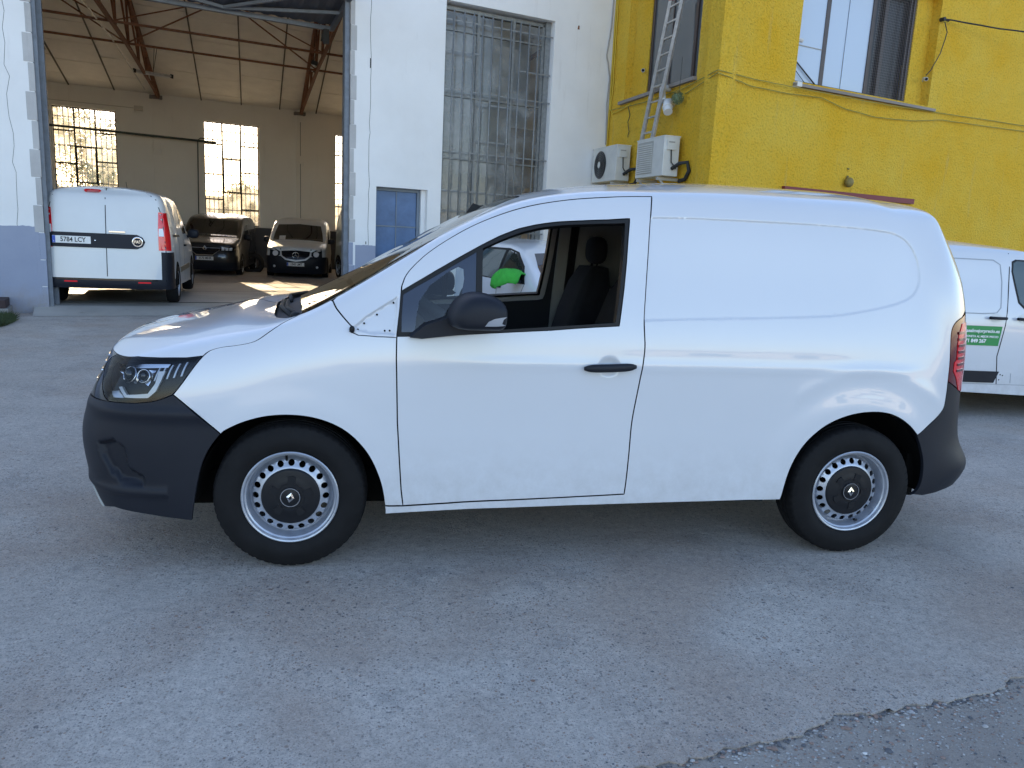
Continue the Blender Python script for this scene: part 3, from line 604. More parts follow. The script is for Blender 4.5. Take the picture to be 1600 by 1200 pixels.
def seat(y0, name='seat'):
    mb = MB(); mb.box((1.16, y0-.25, .42), (1.70, y0+.25, .68), .05)
    s_ = mb.build(name, fabric, hero, smooth=True)
    mb = MB()
    for i, (t, w_, d_) in enumerate([(0, .25, .10), (.3, .26, .11), (.6, .25, .10), (.85, .22, .08), (1, .16, .05)]):
        x = 1.57+.14*t; z = .64+.70*t
        mb.V += [(x-d_+.02, y0-w_*.8, z), (x-d_-.02, y0-w_, z), (x-d_+.01, y0, z), (x-d_-.02, y0+w_, z), (x+d_*.6, y0+w_, z), (x+d_, y0, z), (x+d_*.6, y0-w_, z)]
    for i in range(4):
        for j in range(7): mb.F.append((i*7+j, i*7+(j+1) % 7, (i+1)*7+(j+1) % 7, (i+1)*7+j))
    mb.F.append(tuple(28+j for j in range(7)))
    b2 = mb.build('backrest', fabric, s_, smooth=True)
    mb = MB(); mb.sphere((1.70, y0, 1.44), .055, .13, .085, 16, 10, .75); mb.tube([(1.69, y0-.06, 1.3), (1.70, y0-.06, 1.42)], .007); mb.tube([(1.69, y0+.06, 1.3), (1.70, y0+.06, 1.42)], .007)
    mb.build('headrest', fabric, s_, smooth=True)
seat(.48); seat(1.38)
FARD = lambda poly, name, m, off, **kw: shell_panel(name, poly, m, hero, off=off, depth=.02, gap=0, disp=None, **kw)
for sd_ in ('near', 'far'):
    FARD([(11.60, 1.2), (11.66, 6.2), (12.95, 6.4), (12.95, 1.2)], 'pillar_trim', trim, -.07, side=sd_, step=.1)
    FARD([(11.83, 1.4), (11.86, 6.0), (12.0, 6.0), (11.97, 1.4)], 'seat_belt', seal, -.085, side=sd_, step=.1)
FARD([(10.3, 7.6), (12.95, 7.4), (12.95, 9), (10.3, 9)], 'headlining', trim, -.05, side='both', step=.1)
# door mirrors
for sd_ in ('near', 'far'):
    sgn = 1 if sd_ == 'near' else -1; yy = (lambda y: y) if sd_ == 'near' else (lambda y: YW-y)
    O_ = chaikin([(.760, 1.112), (.690, 1.112), (.652, 1.125), (.640, 1.165), (.652, 1.205), (.680, 1.243), (.715, 1.268), (.768, 1.278), (.822, 1.270), (.864, 1.250), (.888, 1.222), (.893, 1.18), (.888, 1.135), (.870, 1.115), (.82, 1.112), (.760, 1.112)], 1)[:-1]
    O_ = np.array(O_); O_ = np.array([.79, 1.12])+(O_-np.array([.79, 1.12]))*.94; cen = np.array([.79, 1.165]); mb = MB(); m_ = len(O_)
    secs = [(.005, .90, .0), (-.06, .97, .0), (-.12, 1.0, .0), (-.165, .985, .004), (-.20, .93, .008), (-.222, .84, .012), (-.236, .68, .018), (-.243, .45, .024), (-.245, .15, .03)]
    for y_, s_, dx_ in secs:
        for q_ in O_: r_ = cen+(q_-cen)*s_; mb.V.append((r_[0]+dx_-.03*(y_+.12), yy(y_), r_[1]))
    for i in range(len(secs)-1):
        for j in range(m_): mb.F.append((i*m_+j, i*m_+(j+1) % m_, (i+1)*m_+(j+1) % m_, (i+1)*m_+j))
    mb.F += [tuple(range(m_)), tuple((len(secs)-1)*m_+j for j in range(m_))]
    mv_ = list(mb.V); mf_ = [tuple(f) for f in mb.F]
    mh = mb.build('door_mirror', plastic, hero, smooth=True)
    mb = MB(); mb.prism([(.50, 1.062), (.56, 1.115), (.66, 1.150), (.70, 1.135), (.86, 1.128), (.885, 1.110), (.86, 1.095), (.78, 1.086), (.66, 1.072), (.55, 1.058)], 1, yy(-.075), yy(.02))
    mb.build('mirror_arm', plastic, mh, auto=35)
    bv_ = BVHTree.FromPolygons([Vector((v[0], YW-v[1] if sd_ == 'far' else v[1], v[2])) for v in mv_], mf_)
    o_ = np.array([(.792, 1.138), (.806, 1.158), (.830, 1.170), (.860, 1.176), (.884, 1.178), (.868, 1.168), (.862, 1.150), (.880, 1.143), (.84, 1.139)])
    v_, T_ = triangulate(resample(o_, .006), [], .008); P_ = []
    for a_, b_ in v_:
        h_ = bv_.ray_cast(Vector((a_, -1, b_)), Vector((0, 1, 0))); P_.append((a_, yy((h_[0].y if h_[0] else -.2)-.0025), b_))
    mesh('indicator_lens', P_, [tuple(int(i) for i in t) for t in T_], mat('indicator_grey', (.34, .35, .38), .22, coat=.5), mh, True)
# wipers and aerial
mb = MB()
mb.tube([(-.02, .30, 1.095), (-.10, .62, 1.105), (-.13, .98, 1.10)], .012, 6); mb.tube([(.02, .26, 1.10), (-.06, .50, 1.115), (-.09, .80, 1.12)], .009, 6)
mb.tube([(-.09, .98, 1.10), (-.13, 1.3, 1.105), (-.06, 1.6, 1.10)], .010, 6); mb.sphere((.0, .28, 1.10), .025, .025, .02)
mb.build('wiper', seal, hero, smooth=True)
mb = MB(); mb.prism([(.83, 1.615), (.865, 1.665), (.90, 1.655), (.95, 1.66)], 1, .92, .95); mb.build('aerial_fin', seal, hero)

# ---- wheels
def ring_disc(r0, r1, depth_fn, nh, rh, rc, seg=96):
    out = np.array([(r1*math.cos(t), r1*math.sin(t)) for t in [2*math.pi*i/seg for i in range(seg)]])
    inn = np.array([(r0*math.cos(t), r0*math.sin(t)) for t in [2*math.pi*i/64 for i in range(64)]])
    hs = [np.array([(rc*math.cos(a)+rh*math.cos(t), rc*math.sin(a)+rh*math.sin(t)) for t in [2*math.pi*i/14 for i in range(14)]]) for a in [2*math.pi*(k+.5)/nh for k in range(nh)]]
    v, T = triangulate(out, [inn]+hs, .008)
    r = np.hypot(v[:, 0], v[:, 1]); n = len(v)
    V = [(x, depth_fn(q), z) for (x, z), q in zip(v, r)]
    ed = {(t[k], t[(k+1) % 3]) for t in T for k in range(3)}; be = [e for e in ed if (e[1], e[0]) not in ed]
    F = [tuple(int(i) for i in t) for t in T]
    off = {}
    for a, b in be:
        for i in (a, b):
            if i not in off: off[i] = len(V); V.append((V[i][0], V[i][1]+.005, V[i][2]))
        F.append((int(a), int(b), off[b], off[a]))
    return V, F
def make_wheel(parent, detailed=True, R=.333):
    mb = MB(); mb.lathe([(.02, .08), (.14, .08), (.14, .14), (.02, .14)], 32); w = mb.build('wheel', under, parent)
    # tyre
    prof = [(.200, .022), (.206, .008), (.216, .001), (.235, -.008), (.255, -.012), (.275, -.010), (.290, -.005), (.300, .002), (.3065, .010), (.3105, .019), (.3130, .030), (.3140, .046), (.3075, .047), (.3075, .053), (.314, .054),
            (.3155, .075), (.3085, .076), (.3085, .085), (.3165, .086), (.3170, .108), (.3095, .109), (.3095, .118), (.3165, .119), (.3150, .142), (.3075, .143), (.3075, .150), (.3125, .151), (.305, .172), (.285, .190), (.25, .200), (.21, .198), (.200, .185)]
    prof = [(r*R/.3175 if r > .29 else r, y) for r, y in prof]
    n = 216; V = []; F = []; m = len(prof)
    for j in range(n):
        q = 2*math.pi*j/n
        for i, (r, y) in enumerate(prof):
            if 8 <= i <= 10 and j % 4 == 0: r -= .0030; y += .002
            if (i in (3, 6)) : r += .0006*(j % 2)
            V.append((r*math.cos(q), y, r*math.sin(q)))
    for j in range(n):
        for i in range(m-1): F.append((j*m+i, j*m+i+1, ((j+1) % n)*m+i+1, ((j+1) % n)*m+i))
    ty = mesh('tyre', V, F, rubber, w, True); bm = bmesh.new(); bm.from_mesh(ty.data); bmesh.ops.recalc_face_normals(bm, faces=bm.faces[:]); bm.to_mesh(ty.data); bm.free()
    ty.data.set_sharp_from_angle(angle=R_(35))
    mb = MB(); mb.lathe([(.2035, .020), (.2085, .007), (.2085, .001), (.2045, -.002), (.199, .000), (.1955, .007), (.1945, .014), (.1885, .018), (.1865, .026), (.1855, .060), (.182, .076), (.176, .080), (.1715, .074)], 96)
    k = len(mb.V); V, F = ring_disc(.118, .1715, lambda r: .074-.034*sstep((.1715-r), 0, .010)-.018*sstep((.1715-r), .008, .05), 20, .0140, .1500)
    mb.add(V, F); mb.lathe([(.2035, .020), (.19, .04), (.185, .19), (.2, .195)], 64)
    mb.build('rim', steel, w, auto=40)
    hc = mat('hub_cap_plastic', (.010, .011, .014), .42, spec=.3)
    mb = MB(); prof = [(.127, .026), (.126, .019), (.120, .014), (.100, .011), (.085, .010), (.080, .0085), (.062, .008), (.060, .0095), (.045, .0095), (.043, .004), (.034, .001), (0, .0)]
    mb.lathe(prof, 80)
    cp = mb.build('hub_cap', hc, w, auto=30)
    for k_ in range(5):
        a = 2*math.pi*k_/5+.1; mb = MB(); ca, sa = math.cos(a), math.sin(a); P = []
        for rr, tt in ((.060, -.22), (.094, -.20), (.096, 0), (.094, .20), (.060, .22), (.058, 0)): P.append((rr*math.cos(a+tt), rr*math.sin(a+tt)))
        mb.prism(P, 1, .0055, .014); mb.build('cap_segment', hc, w)
    mb = MB(); mb.lathe([(.0425, .005), (.0425, -.0012), (.0398, -.0012), (.0398, .004)], 48); mb.build('cap_ring', chrome, w, auto=40)
    mb = MB(); o_ = [(0, .0235), (.0175, 0), (0, -.0235), (-.0175, 0)]; q_ = [(0, .0105), (.0075, 0), (0, -.0105), (-.0075, 0)]
    tl_ = -.35; rot = lambda p: (p[0]*math.cos(tl_)-p[1]*math.sin(tl_), p[0]*math.sin(tl_)+p[1]*math.cos(tl_))
    for i in range(4):
        a, b, c, d = rot(o_[i]), rot(o_[(i+1) % 4]), rot(q_[(i+1) % 4]), rot(q_[i])
        mb.V += [(a[0], -.001, a[1]), (b[0], -.001, b[1]), (c[0], -.004, c[1]), (d[0], -.004, d[1]), (a[0], .004, a[1]), (b[0], .004, b[1]), (c[0], .004, c[1]), (d[0], .004, d[1])]
        k = i*8; mb.F += [(k, k+1, k+2, k+3), (k, k+4, k+5, k+1), (k+3, k+2, k+6, k+7)]
    mb.build('emblem', chrome, w)
    mb = MB(); mb.tube([(.005, .05, .181), (.008, .015, .168)], .0055, 8); mb.build('valve', seal, w)
    return w
w0 = make_wheel(hero); w0.location = (0, .016, .329); w0.rotation_euler = (0, R_(-8), R_(0))
w1 = copy_tree(w0, hero); w1.location = (2.716, .020, .329); w1.rotation_euler = (0, R_(155), 0)
for x in (0, 2.716):
    w2 = copy_tree(w0, hero); w2.location = (x, YW-.018, .329); w2.rotation_euler = (0, 0, math.pi)
# ---------------------------------------------------------------- the other vehicles
def body_mesh(G, k=2):
    S = Shell(G, 3); D = S.D[::k, ::k]; ni, nj = D.shape[:2]; V = []; F = []
    for s_ in (0, 1):
        b = len(V)
        for i in range(ni):
            for j in range(nj): p = D[i, j]; V.append((p[0], p[1] if not s_ else YW-p[1], p[2]))
        for i in range(ni-1):
            for j in range(nj-1):
                q = (b+i*nj+j, b+(i+1)*nj+j, b+(i+1)*nj+j+1, b+i*nj+j+1); F.append(q if s_ else q[::-1])
    return V, F
VIEW = {'front': (Vector((1, 0, 0)), lambda a, b: Vector((-4, a, b))), 'rear': (Vector((-1, 0, 0)), lambda a, b: Vector((8, a, b))),
        'near': (Vector((0, 1, 0)), lambda a, b: Vector((a, -4, b))), 'far': (Vector((0, -1, 0)), lambda a, b: Vector((a, 6, b))),
        'top': (Vector((0, 0, -1)), lambda a, b: Vector((a, b, 6)))}
class Car:
    def __init__(s, name, G, m, loc, rz, label, cat, group=None, split=None, z0=0):
        s.o = empty(name, loc, rz, label, cat, group); V, F = body_mesh(G); s.bvh = BVHTree.FromPolygons(V, F)
        if split:
            c = [np.mean([V[i] for i in f], axis=0) for f in F]; sel = [split(*q) for q in c]
            s.body = mesh('body', V, [f for f, q in zip(F, sel) if not q], m, s.o, True); s.b2 = mesh('bumper', V, [f for f, q in zip(F, sel) if q], plastic, s.o, True)
        else: s.body = mesh('body', V, F, m, s.o, True)
        mb = MB(); mb.box((-.7, .2, .24), (3.2, YW-.2, .40)); mb.box((-.3, .35, .22), (.3, YW-.35, .30)); mb.build('underbody', under, s.o)
    def decal(s, name, poly, view, m, parent=None, off=.004, step=.08, depth=.02, raw=False):
        d, og = VIEW[view]; P = resample(np.array(poly, float), step*.7)
        v, T = triangulate(P, [], step); out = []; ok = []
        for a, b in v:
            h = s.bvh.ray_cast(og(a, b), d)
            if h[0] is None: out.append(og(a, b)); ok.append(False); continue
            n = h[1] if h[1].dot(d) < 0 else -h[1]
            n = (n - d*.5).normalized(); out.append(h[0]+n*off); ok.append(True)
        T = [t for t in T if all(ok[i] for i in t)]
        ed = {(t[k], t[(k+1) % 3]) for t in T for k in range(3)}; be = [e for e in ed if (e[1], e[0]) not in ed]
        V = [tuple(p) for p in out]; F = [tuple(t) for t in T]; mp = {}
        for a, b in be:
            for i in (a, b):
                if i not in mp: mp[i] = len(V); V.append(tuple(out[i]+d*depth))
            F.append((a, b, mp[b], mp[a]))
        o = mesh(name, V, F, m, parent or s.o, True); o.data.set_sharp_from_angle(angle=R_(40)); return o
    def line(s, name, pts, w, view, m=None, parent=None):
        P = np.array(pts, float); P = resample(P, .15, False); t = np.gradient(P, axis=0); t /= np.linalg.norm(t, axis=1, keepdims=True)
        n = np.stack([-t[:, 1], t[:, 0]], 1)*w/2
        return s.decal(name, np.concatenate([P+n, (P-n)[::-1]]), view, m or seal, parent or s.body, off=.002, step=.3, depth=.006)
    def at(s, a, b, view):
        d, og = VIEW[view]; h = s.bvh.ray_cast(og(a, b), d); return h[0]
    def plate(s, y, z, view, txt, w=.52, h=.11, tilt=0):
        p = s.at(y, z, view); sg = -1 if view == 'front' else 1; x = p.x+sg*.02
        mb = MB(); mb.box((x-.006, y-w/2, z-h/2), (x+.006, y+w/2, z+h/2), .004); pl = mb.build('number_plate', plate_w, s.o)
        # reader stands in front: from the front +y runs to the reader's ... side
        yl = y+w/2-.022 if view == 'front' else y-w/2+.022
        mb = MB(); mb.box((x+sg*.0062, yl-.021, z-h/2+.003), (x+sg*.0075, yl+.021, z+h/2-.003)); mb.build('blue_band', plate_b, pl)
        fx = (0, -1, 0) if view == 'front' else (0, 1, 0)
        yc = y-.02 if view == 'front' else y+.02
        text(txt, .098, ink, pl, frame((x+sg*.008, yc, z), fx, (0, 0, 1)), 'plate_lettering', sx=.86, space=1.0, bold=.0015)
        text('E', .03, plate_w, pl, frame((x+sg*.0085, yl, z-.03), fx, (0, 0, 1)), 'plate_lettering')
        return pl
    def mirror(s, x, side, z, m=None, r=(.07, .10, .09)):
        y = -.10 if side == 'near' else YW+.10
        mb = MB(); mb.sphere((x, y, z), r[0], r[1], r[2], 16, 10, .7); mb.bar((x-.02, y+(.05 if side == 'near' else -.05), z-.05), (x-.03, y+(.2 if side == 'near' else -.2), z-.06), .05, .05)
        return mb.build('door_mirror', m or plastic, s.o, smooth=True)
    def wheels(s, wb=2.716, R=.315, hc=True, out=.0):
        global PW
        for x in (0, wb):
            for side in ('near', 'far'):
                s.decal('wheel_arch', [(x+.385*math.cos(t), .30+.385*math.sin(t)) for t in [math.pi*(-.12+1.24*i/18) for i in range(19)]], side, under, off=.003, step=.15)
                w = copy_tree(PW, s.o); w.location = (x, (-.012-out if side == 'near' else YW+.012+out), R); w.rotation_euler = (0, random.random()*3, 0 if side == 'near' else math.pi)
# plain wheel shared by the parked vehicles
_pw = empty('tmp')
mb = MB(); mb.lathe([(.02, .06), (.17, .06), (.17, .16), (.02, .16)], 24); PW = mb.build('wheel', under)
mb = MB(); mb.lathe([(.205, .015), (.215, .004), (.255, -.004), (.29, .004), (.308, .022), (.315, .05), (.315, .15), (.30, .18), (.21, .19)], 40); mb.build('tyre', rubber, PW, auto=40)
mb = MB(); mb.lathe([(.207, .016), (.203, .004), (.195, .012), (.185, .035), (.165, .045), (.15, .03), (.10, .022), (.04, .018), (0, .018)], 36); mb.build('rim', steel, PW, auto=30)
mb = MB()
for k_ in range(5):
    a = 2*math.pi*k_/5; mb.prism([(.075*math.cos(a-.2), .075*math.sin(a-.2)), (.155*math.cos(a-.28), .155*math.sin(a-.28)), (.155*math.cos(a+.28), .155*math.sin(a+.28)), (.075*math.cos(a+.2), .075*math.sin(a+.2))], 1, .018, .05)
mb.build('rim_window', under, PW)
bpy.data.objects.remove(_pw)

def boxy(G):
    G = G.copy(); path = [(3.08, .0), (3.32, .012), (3.45, .06), (3.505, .16), (3.53, .48), (3.54, YC)]
    zr = [.27, .36, .55, .8, 1.08, 1.37, 1.65]; tum = [0, 0, 0, 0, .02, .07, .13]; rk = [.0, -.03, -.02, 0, .02, .05, .10]
    for c, (x, y) in enumerate(path):
        k = 16+c
        for j in range(7): G[k, j] = (x-rk[j]*(c/5), y+(tum[j] if y < .9 else 0)*(1-.3*c/5), zr[j])
        if c: 
            y7 = [0, .25, .28, .34, .55, YC][c]; y8 = [0, .6, .6, .62, .72, YC][c]
            G[k, 7] = (x-.14*c/5-.04, y7, 1.755-.004*c); G[k, 8] = (x-.19*c/5-.06, y8, 1.81-.006*c); G[k, 9] = (x-.22*c/5-.07, YC, 1.825-.006*c)
        else:
            G[k, 6] = (x, .14, 1.66); G[k, 7] = (x, .25, 1.765); G[k, 8] = (x, .6, 1.82); G[k, 9] = (x, YC, 1.835)
    return G
G0 = HEROGRID()
# small white van seen from behind at the hangar door
dob = Car('small_van', boxy(G0), paint_d, (-3.11-.28+.0, 10.52-.05, .12), 0, 'white van seen from behind inside the hangar doorway, number plate 5784 LCY', 'van',
          split=lambda x, y, z: (z < .44 and (x > 2.9)) or (x > 3.22 and z < .86 and (y < .16 or y > YW-.16)) or (z < .45 and x < -.3))
th = R_(-82.0)      # local +x (tail) points towards the yard
cth, sth = math.cos(th), math.sin(th); px_, py_ = 2.72, 1.80
dob.o.rotation_euler = (0, 0, th); dob.o.location = (-2.99-(px_*cth-py_*sth), 10.52-(px_*sth+py_*cth), .115)
dob.wheels(2.75, .315)
dob.line('door_seam', [(YC, .46), (YC, 1.80)], .012, 'rear')
dob.line('door_seam', [(1.76, .47), (1.765, .9), (1.72, 1.4), (1.64, 1.66), (1.5, 1.76)], .012, 'rear'); dob.line('door_seam', [(.10, .47), (.095, .9), (.14, 1.4), (.22, 1.66)], .012, 'rear')
band = dob.decal('handle_band', [(.02, .89), (1.36, .89), (1.44, .93), (1.475, 1.0), (1.44, 1.07), (1.36, 1.11), (.02, 1.11)], 'rear', plastic, off=.012, step=.06)
dob.plate(.46, 1.0, 'rear', '5784 LCY')
x_ = dob.at(1.37, 1.0, 'rear').x+.016
mb = MB(); mb.lathe([(.078, 0), (.078, .008), (.070, .010), (.068, .006), (0, .006)], 36, (x_, 1.37, 1.0), 0); em = mb.build('round_badge', chrome, dob.o, auto=30)
mb = MB(); mb.lathe([(.060, .0065), (.060, .009), (0, .009)], 28, (x_, 1.37, 1.0), 0); mb.build('badge_field', plastic, em)
text('FIAT', .062, chrome, em, frame((x_+.010, 1.37, 1.0), (0, 1, 0), (0, 0, 1)), 'badge_lettering', sx=.75, bold=.001)
x_ = dob.at(1.08, 1.145, 'rear').x
mb = MB(); mb.box((x_, .97, 1.128), (x_+.02, 1.20, 1.160), .005); nb = mb.build('model_badge', chrome, dob.o)
mb = MB(); mb.sphere((dob.at(.78, 1.0, 'rear').x+.02, .78, 1.0), .006, .012, .012); mb.build('lock', chrome, dob.o)
dob.decal('high_brake_lamp', [(.63, 1.745), (.66, 1.715), (.84, 1.715), (.87, 1.745), (.84, 1.765), (.66, 1.765)], 'rear', redlens, off=.012, step=.05)
for y0, s_ in ((1.72, 'far'), (.14, 'near')):
    sg = 1 if s_ == 'far' else -1
    t_ = dob.decal('tail_lamp', [(y0-.055*sg, .88), (y0+.085*sg, .88), (y0+.06*sg, 1.2), (y0+.0*sg, 1.47), (y0-.05*sg, 1.47), (y0-.06*sg, 1.2)], 'rear', redlens, off=.006, step=.05, depth=.03)
    dob.decal('tail_lamp', [(3.30, 1.47), (3.42, 1.46), (3.47, 1.1), (3.47, .88), (3.38, .88), (3.34, 1.2)], s_, redlens, off=.006, step=.05)
    dob.decal('white_lens', [(y0-.052*sg, 1.10), (y0+.02*sg, 1.10), (y0+.01*sg, 1.22), (y0-.05*sg, 1.22)], 'rear', whitelens, t_, off=.012, step=.05)
for y0 in (.42, 1.45): dob.decal('reflector', [(y0-.09, .362), (y0+.09, .362), (y0+.09, .385), (y0-.09, .385)], 'rear', redlens, off=.006, step=.06)
dob.line('bumper_step', [(.1, .41), (1.76, .41)], .02, 'rear', gloss, dob.b2)
dob.decal('side_glass', [(.70, 1.12), (1.42, 1.12), (1.42, 1.55), (1.05, 1.55)], 'far', darkglass, off=.004); dob.decal('side_glass', [(.70, 1.12), (1.42, 1.12), (1.42, 1.55), (1.05, 1.55)], 'near', darkglass)
dob.decal('door_track', [(2.1, 1.075), (3.1, 1.09), (3.1, 1.13), (2.1, 1.115)], 'far', seal, off=.004)
dob.decal('side_moulding', [(.6, .48), (2.25, .48), (2.25, .57), (.6, .57)], 'far', mat('moulding_tan', (.16, .13, .09), .5), off=.01)
for X in (1.5, 2.3): dob.line('door_seam', [(X, .3), (X, 1.6)], .012, 'far')
mb = MB(); mb.box((1.32, YW-.01, .90), (1.50, YW+.035, .94), .012); mb.build('door_handle', plastic, dob.o)
dob.mirror(.62, 'far', 1.12); dob.mirror(.62, 'near', 1.12)
mb = MB(); mb.tube([(1.2, YC, 1.78), (1.38, YC, 1.98)], .0045, 5); mb.build('aerial', seal, dob.o)

def front_common(c, dark=darkglass, top=1.60):
    ws = c.decal('windscreen', [(.15, 1.16), (.5, 1.19), (YC, 1.20), (1.36, 1.19), (1.71, 1.16), (1.67, 1.42), (1.60, top+.05), (YC, top+.09), (.26, top+.05), (.19, 1.42)], 'front', dark, off=.004, step=.1)
    for s_ in ('near', 'far'):
        c.decal('side_glass', [(.52, 1.10), (1.40, 1.12), (1.42, 1.56), (1.12, 1.55), (.8, 1.38)], s_, darkglass)
        c.mirror(.66, s_, 1.17)
    mb = MB(); mb.tube([(-.02, .45, 1.13), (-.06, .9, 1.15)], .010, 5); mb.tube([(-.02, 1.0, 1.14), (-.03, 1.5, 1.14)], .010, 5); mb.build('wiper', seal, ws)
    return ws
# black van
GF = G0.copy(); m_ = GF[:, 5:9, 1] < .9; GF[:, 5:9, 1] = np.where(m_, GF[:, 5:9, 1]*np.array([.55, .55, .72, .88]), GF[:, 5:9, 1]); GF[:, :, 2] *= 1.03
GF[8:16, 7:9, 2] += .02
blk = Car('black_van', GF, blackpaint, (-4.33+.86, 20.25, -.03), R_(90), 'black van facing out of the hangar between the two white vans', 'van', split=lambda x, y, z: z < .42)
blk.wheels(); front_common(blk)
for y0, s_ in ((.10, 1), (YW-.10, -1)):
    hl = blk.decal('headlamp', [(y0, .76), (y0+.38*s_, .76), (y0+.46*s_, .87), (y0+.40*s_, .90), (y0+.02*s_, .92)], 'front', gloss, off=.006, step=.05)
    for a in (.10, .20, .31): blk.decal('light_unit', [(y0+(a-.035)*s_, .78), (y0+(a+.04)*s_, .78), (y0+(a+.04)*s_, .87), (y0+(a-.035)*s_, .87)], 'front', whitelens, hl, off=.012, step=.03)
gr = blk.decal('grille', [(.56, .76), (.72, .64), (1.14, .64), (1.30, .76), (1.38, .86), (YC, .88), (.48, .86)], 'front', gloss, off=.006, step=.06)
blk.decal('chrome_strip', [(.50, .80), (.70, .645), (1.16, .645), (1.36, .80), (1.36, .78), (1.165, .62), (.695, .62), (.50, .78)], 'front', chrome, gr, off=.014, step=.05)
blk.decal('grille_bar', [(.5, .835), (1.36, .835), (1.36, .85), (.5, .85)], 'front', steel, gr, off=.012, step=.05)
mb = MB(); x_ = blk.at(YC, .84, 'front').x-.03
for i in range(4):
    o_ = [(0, .085), (.065, 0), (0, -.085), (-.065, 0)]; q_ = [(0, .04), (.03, 0), (0, -.04), (-.03, 0)]; a, b, c_, d = o_[i], o_[(i+1) % 4], q_[(i+1) % 4], q_[i]
    mb.add([(x_, YC+a[0], .83+a[1]), (x_, YC+b[0], .83+b[1]), (x_-.012, YC+c_[0], .83+c_[1]), (x_-.012, YC+d[0], .83+d[1]), (x_+.03, YC+a[0], .83+a[1]), (x_+.03, YC+b[0], .83+b[1])], [(0, 1, 2, 3), (0, 4, 5, 1)])
mb.build('lozenge_badge', chrome, blk.o)
blk.plate(YC, .54, 'front', '3570 MHR')
# van with a white bonnet and black bumper
cit = Car('white_nosed_van', GF, paint_d, (-1.93+.86, 20.5, -.05), R_(91), 'white van with black bumper facing out of the hangar, number plate 1345 LMT', 'van', split=lambda x, y, z: (z < .70 and x < -.2) or z < .40)
cit.wheels(); front_common(cit)
for y0, s_ in ((.12, 1), (YW-.12, -1)):
    hl = cit.decal('headlamp', [(y0+.02*s_, .70), (y0+.22*s_, .66), (y0+.34*s_, .74), (y0+.34*s_, .85), (y0+.2*s_, .92), (y0+.03*s_, .95)], 'front', plastic, off=.005, step=.05)
    cit.decal('lamp_unit', polar((y0+.20*s_, .79), .085, .085, 16), 'front', whitelens, hl, off=.014, step=.04)
    cit.decal('fog_lamp', polar((y0+.17*s_, .40), .038, .038, 12), 'front', whitelens, off=.010, step=.03)
    cit.decal('bonnet_edge', [(y0+.33*s_, .93), (y0+.45*s_, .66), (y0+.47*s_, .66), (y0+.36*s_, .94)], 'front', seal, off=.003, step=.05)
gs = cit.decal('grille_surround', [(.46, .90), (.47, .72), (.62, .60), (YC, .55), (1.24, .60), (1.39, .72), (1.40, .90), (YC, .93)], 'front', paint_d, off=.010, step=.06)
gr = cit.decal('grille', [(.50, .86), (.52, .73), (.65, .64), (YC, .60), (1.21, .64), (1.34, .73), (1.36, .86), (YC, .89)], 'front', gloss, off=.020, step=.06)
for k_ in range(3): cit.decal('grille_bar', [(.56, .69+k_*.06), (1.30, .69+k_*.06), (1.30, .70+k_*.06), (.56, .70+k_*.06)], 'front', plastic, gr, off=.028, step=.06)
x_ = cit.at(YC, .745, 'front').x-.04
mb = MB(); c_ = Vector((x_, YC, .745)); mb.tube([c_+Vector((0, .095*math.cos(t), .095*math.sin(t))) for t in [2*math.pi*i/24 for i in range(25)]], .008, 6)
for a in (90, 210, 330): mb.tube([c_, c_+Vector((0, .09*math.cos(R_(a)), .09*math.sin(R_(a))))], .011, 5, r2=.004)
mb.build('star_badge', chrome, cit.o, smooth=True)
cit.plate(YC, .47, 'front', '1345 LMT')
cit.decal('paper_note', [(1.33, 1.19), (1.52, 1.18), (1.52, 1.30), (1.33, 1.31)], 'front', plate_w, off=.008, step=.1)
blk.o.scale = (.92, .92, .93); cit.o.scale = (.92, .92, .93)
# tall pale van just inside the right-hand door post
Gt = G0.copy(); Gt[:, :, 2] *= 1.22
tal = Car('tall_van', Gt, greenpaint, (0, 0, 0), R_(107.5), 'pale grey-green tall van half hidden behind the right-hand hangar door post', 'van')
tal.wheels()
tal.decal('windscreen', [(.17, 1.40), (YC, 1.43), (1.69, 1.40), (1.5, 1.94), (YC, 1.99), (.36, 1.94)], 'front', darkglass, step=.1)
for s_ in ('near', 'far'): tal.decal('side_glass', [(.52, 1.34), (1.40, 1.36), (1.42, 1.88), (1.12, 1.88), (.8, 1.7)], s_, greyglass); tal.mirror(.55, s_, 1.30, seal)
# van at the right, parked by the yellow wall
G1 = G0.copy(); G1[:, :, 2] *= .925
rv = Car('parked_van', G1, paint, (7.80, 3.05-.11, 0), R_(175), 'white van with a green phone-number sticker on its side, parked behind at the right', 'van')
cth, sth = math.cos(R_(175)), math.sin(R_(175)); rv.o.location = (6.25-(1.55*cth-1.84*sth), 3.055-(1.55*sth+1.84*cth), 0)
rv.wheels()
def mir(P): return P
rv.line('door_seam', [(1.56, .33), (1.60, .6), (1.56, .9), (1.54, 1.3), (1.53, 1.57)], .008, 'far')
for L in ([(3.0, 1.46), (2.2, 1.50), (1.70, 1.50), (1.63, 1.46), (1.61, 1.3), (1.62, 1.06), (1.66, 1.01), (1.8, 1.0), (3.0, 1.0)],): rv.line('panel_groove', L, .010, 'far', mat('seam_grey', (.35, .37, .40), .5))
rv.line('sill_seam', [(.4, .33), (2.3, .33)], .006, 'far', MATS['seam_grey'])
rv.decal('side_glass', [(1.50, 1.40), (1.495, 1.48), (1.46, 1.50), (1.0, 1.49), (.7, 1.25), (.55, 1.04), (1.36, 1.06), (1.43, 1.12)], 'far', greyglass, off=.004)
rv.decal('window_seal', [(1.515, 1.40), (1.51, 1.495), (1.47, 1.515), (1.0, 1.505), (.68, 1.26), (.52, 1.025), (1.37, 1.045), (1.445, 1.11)], 'far', seal, off=.002)
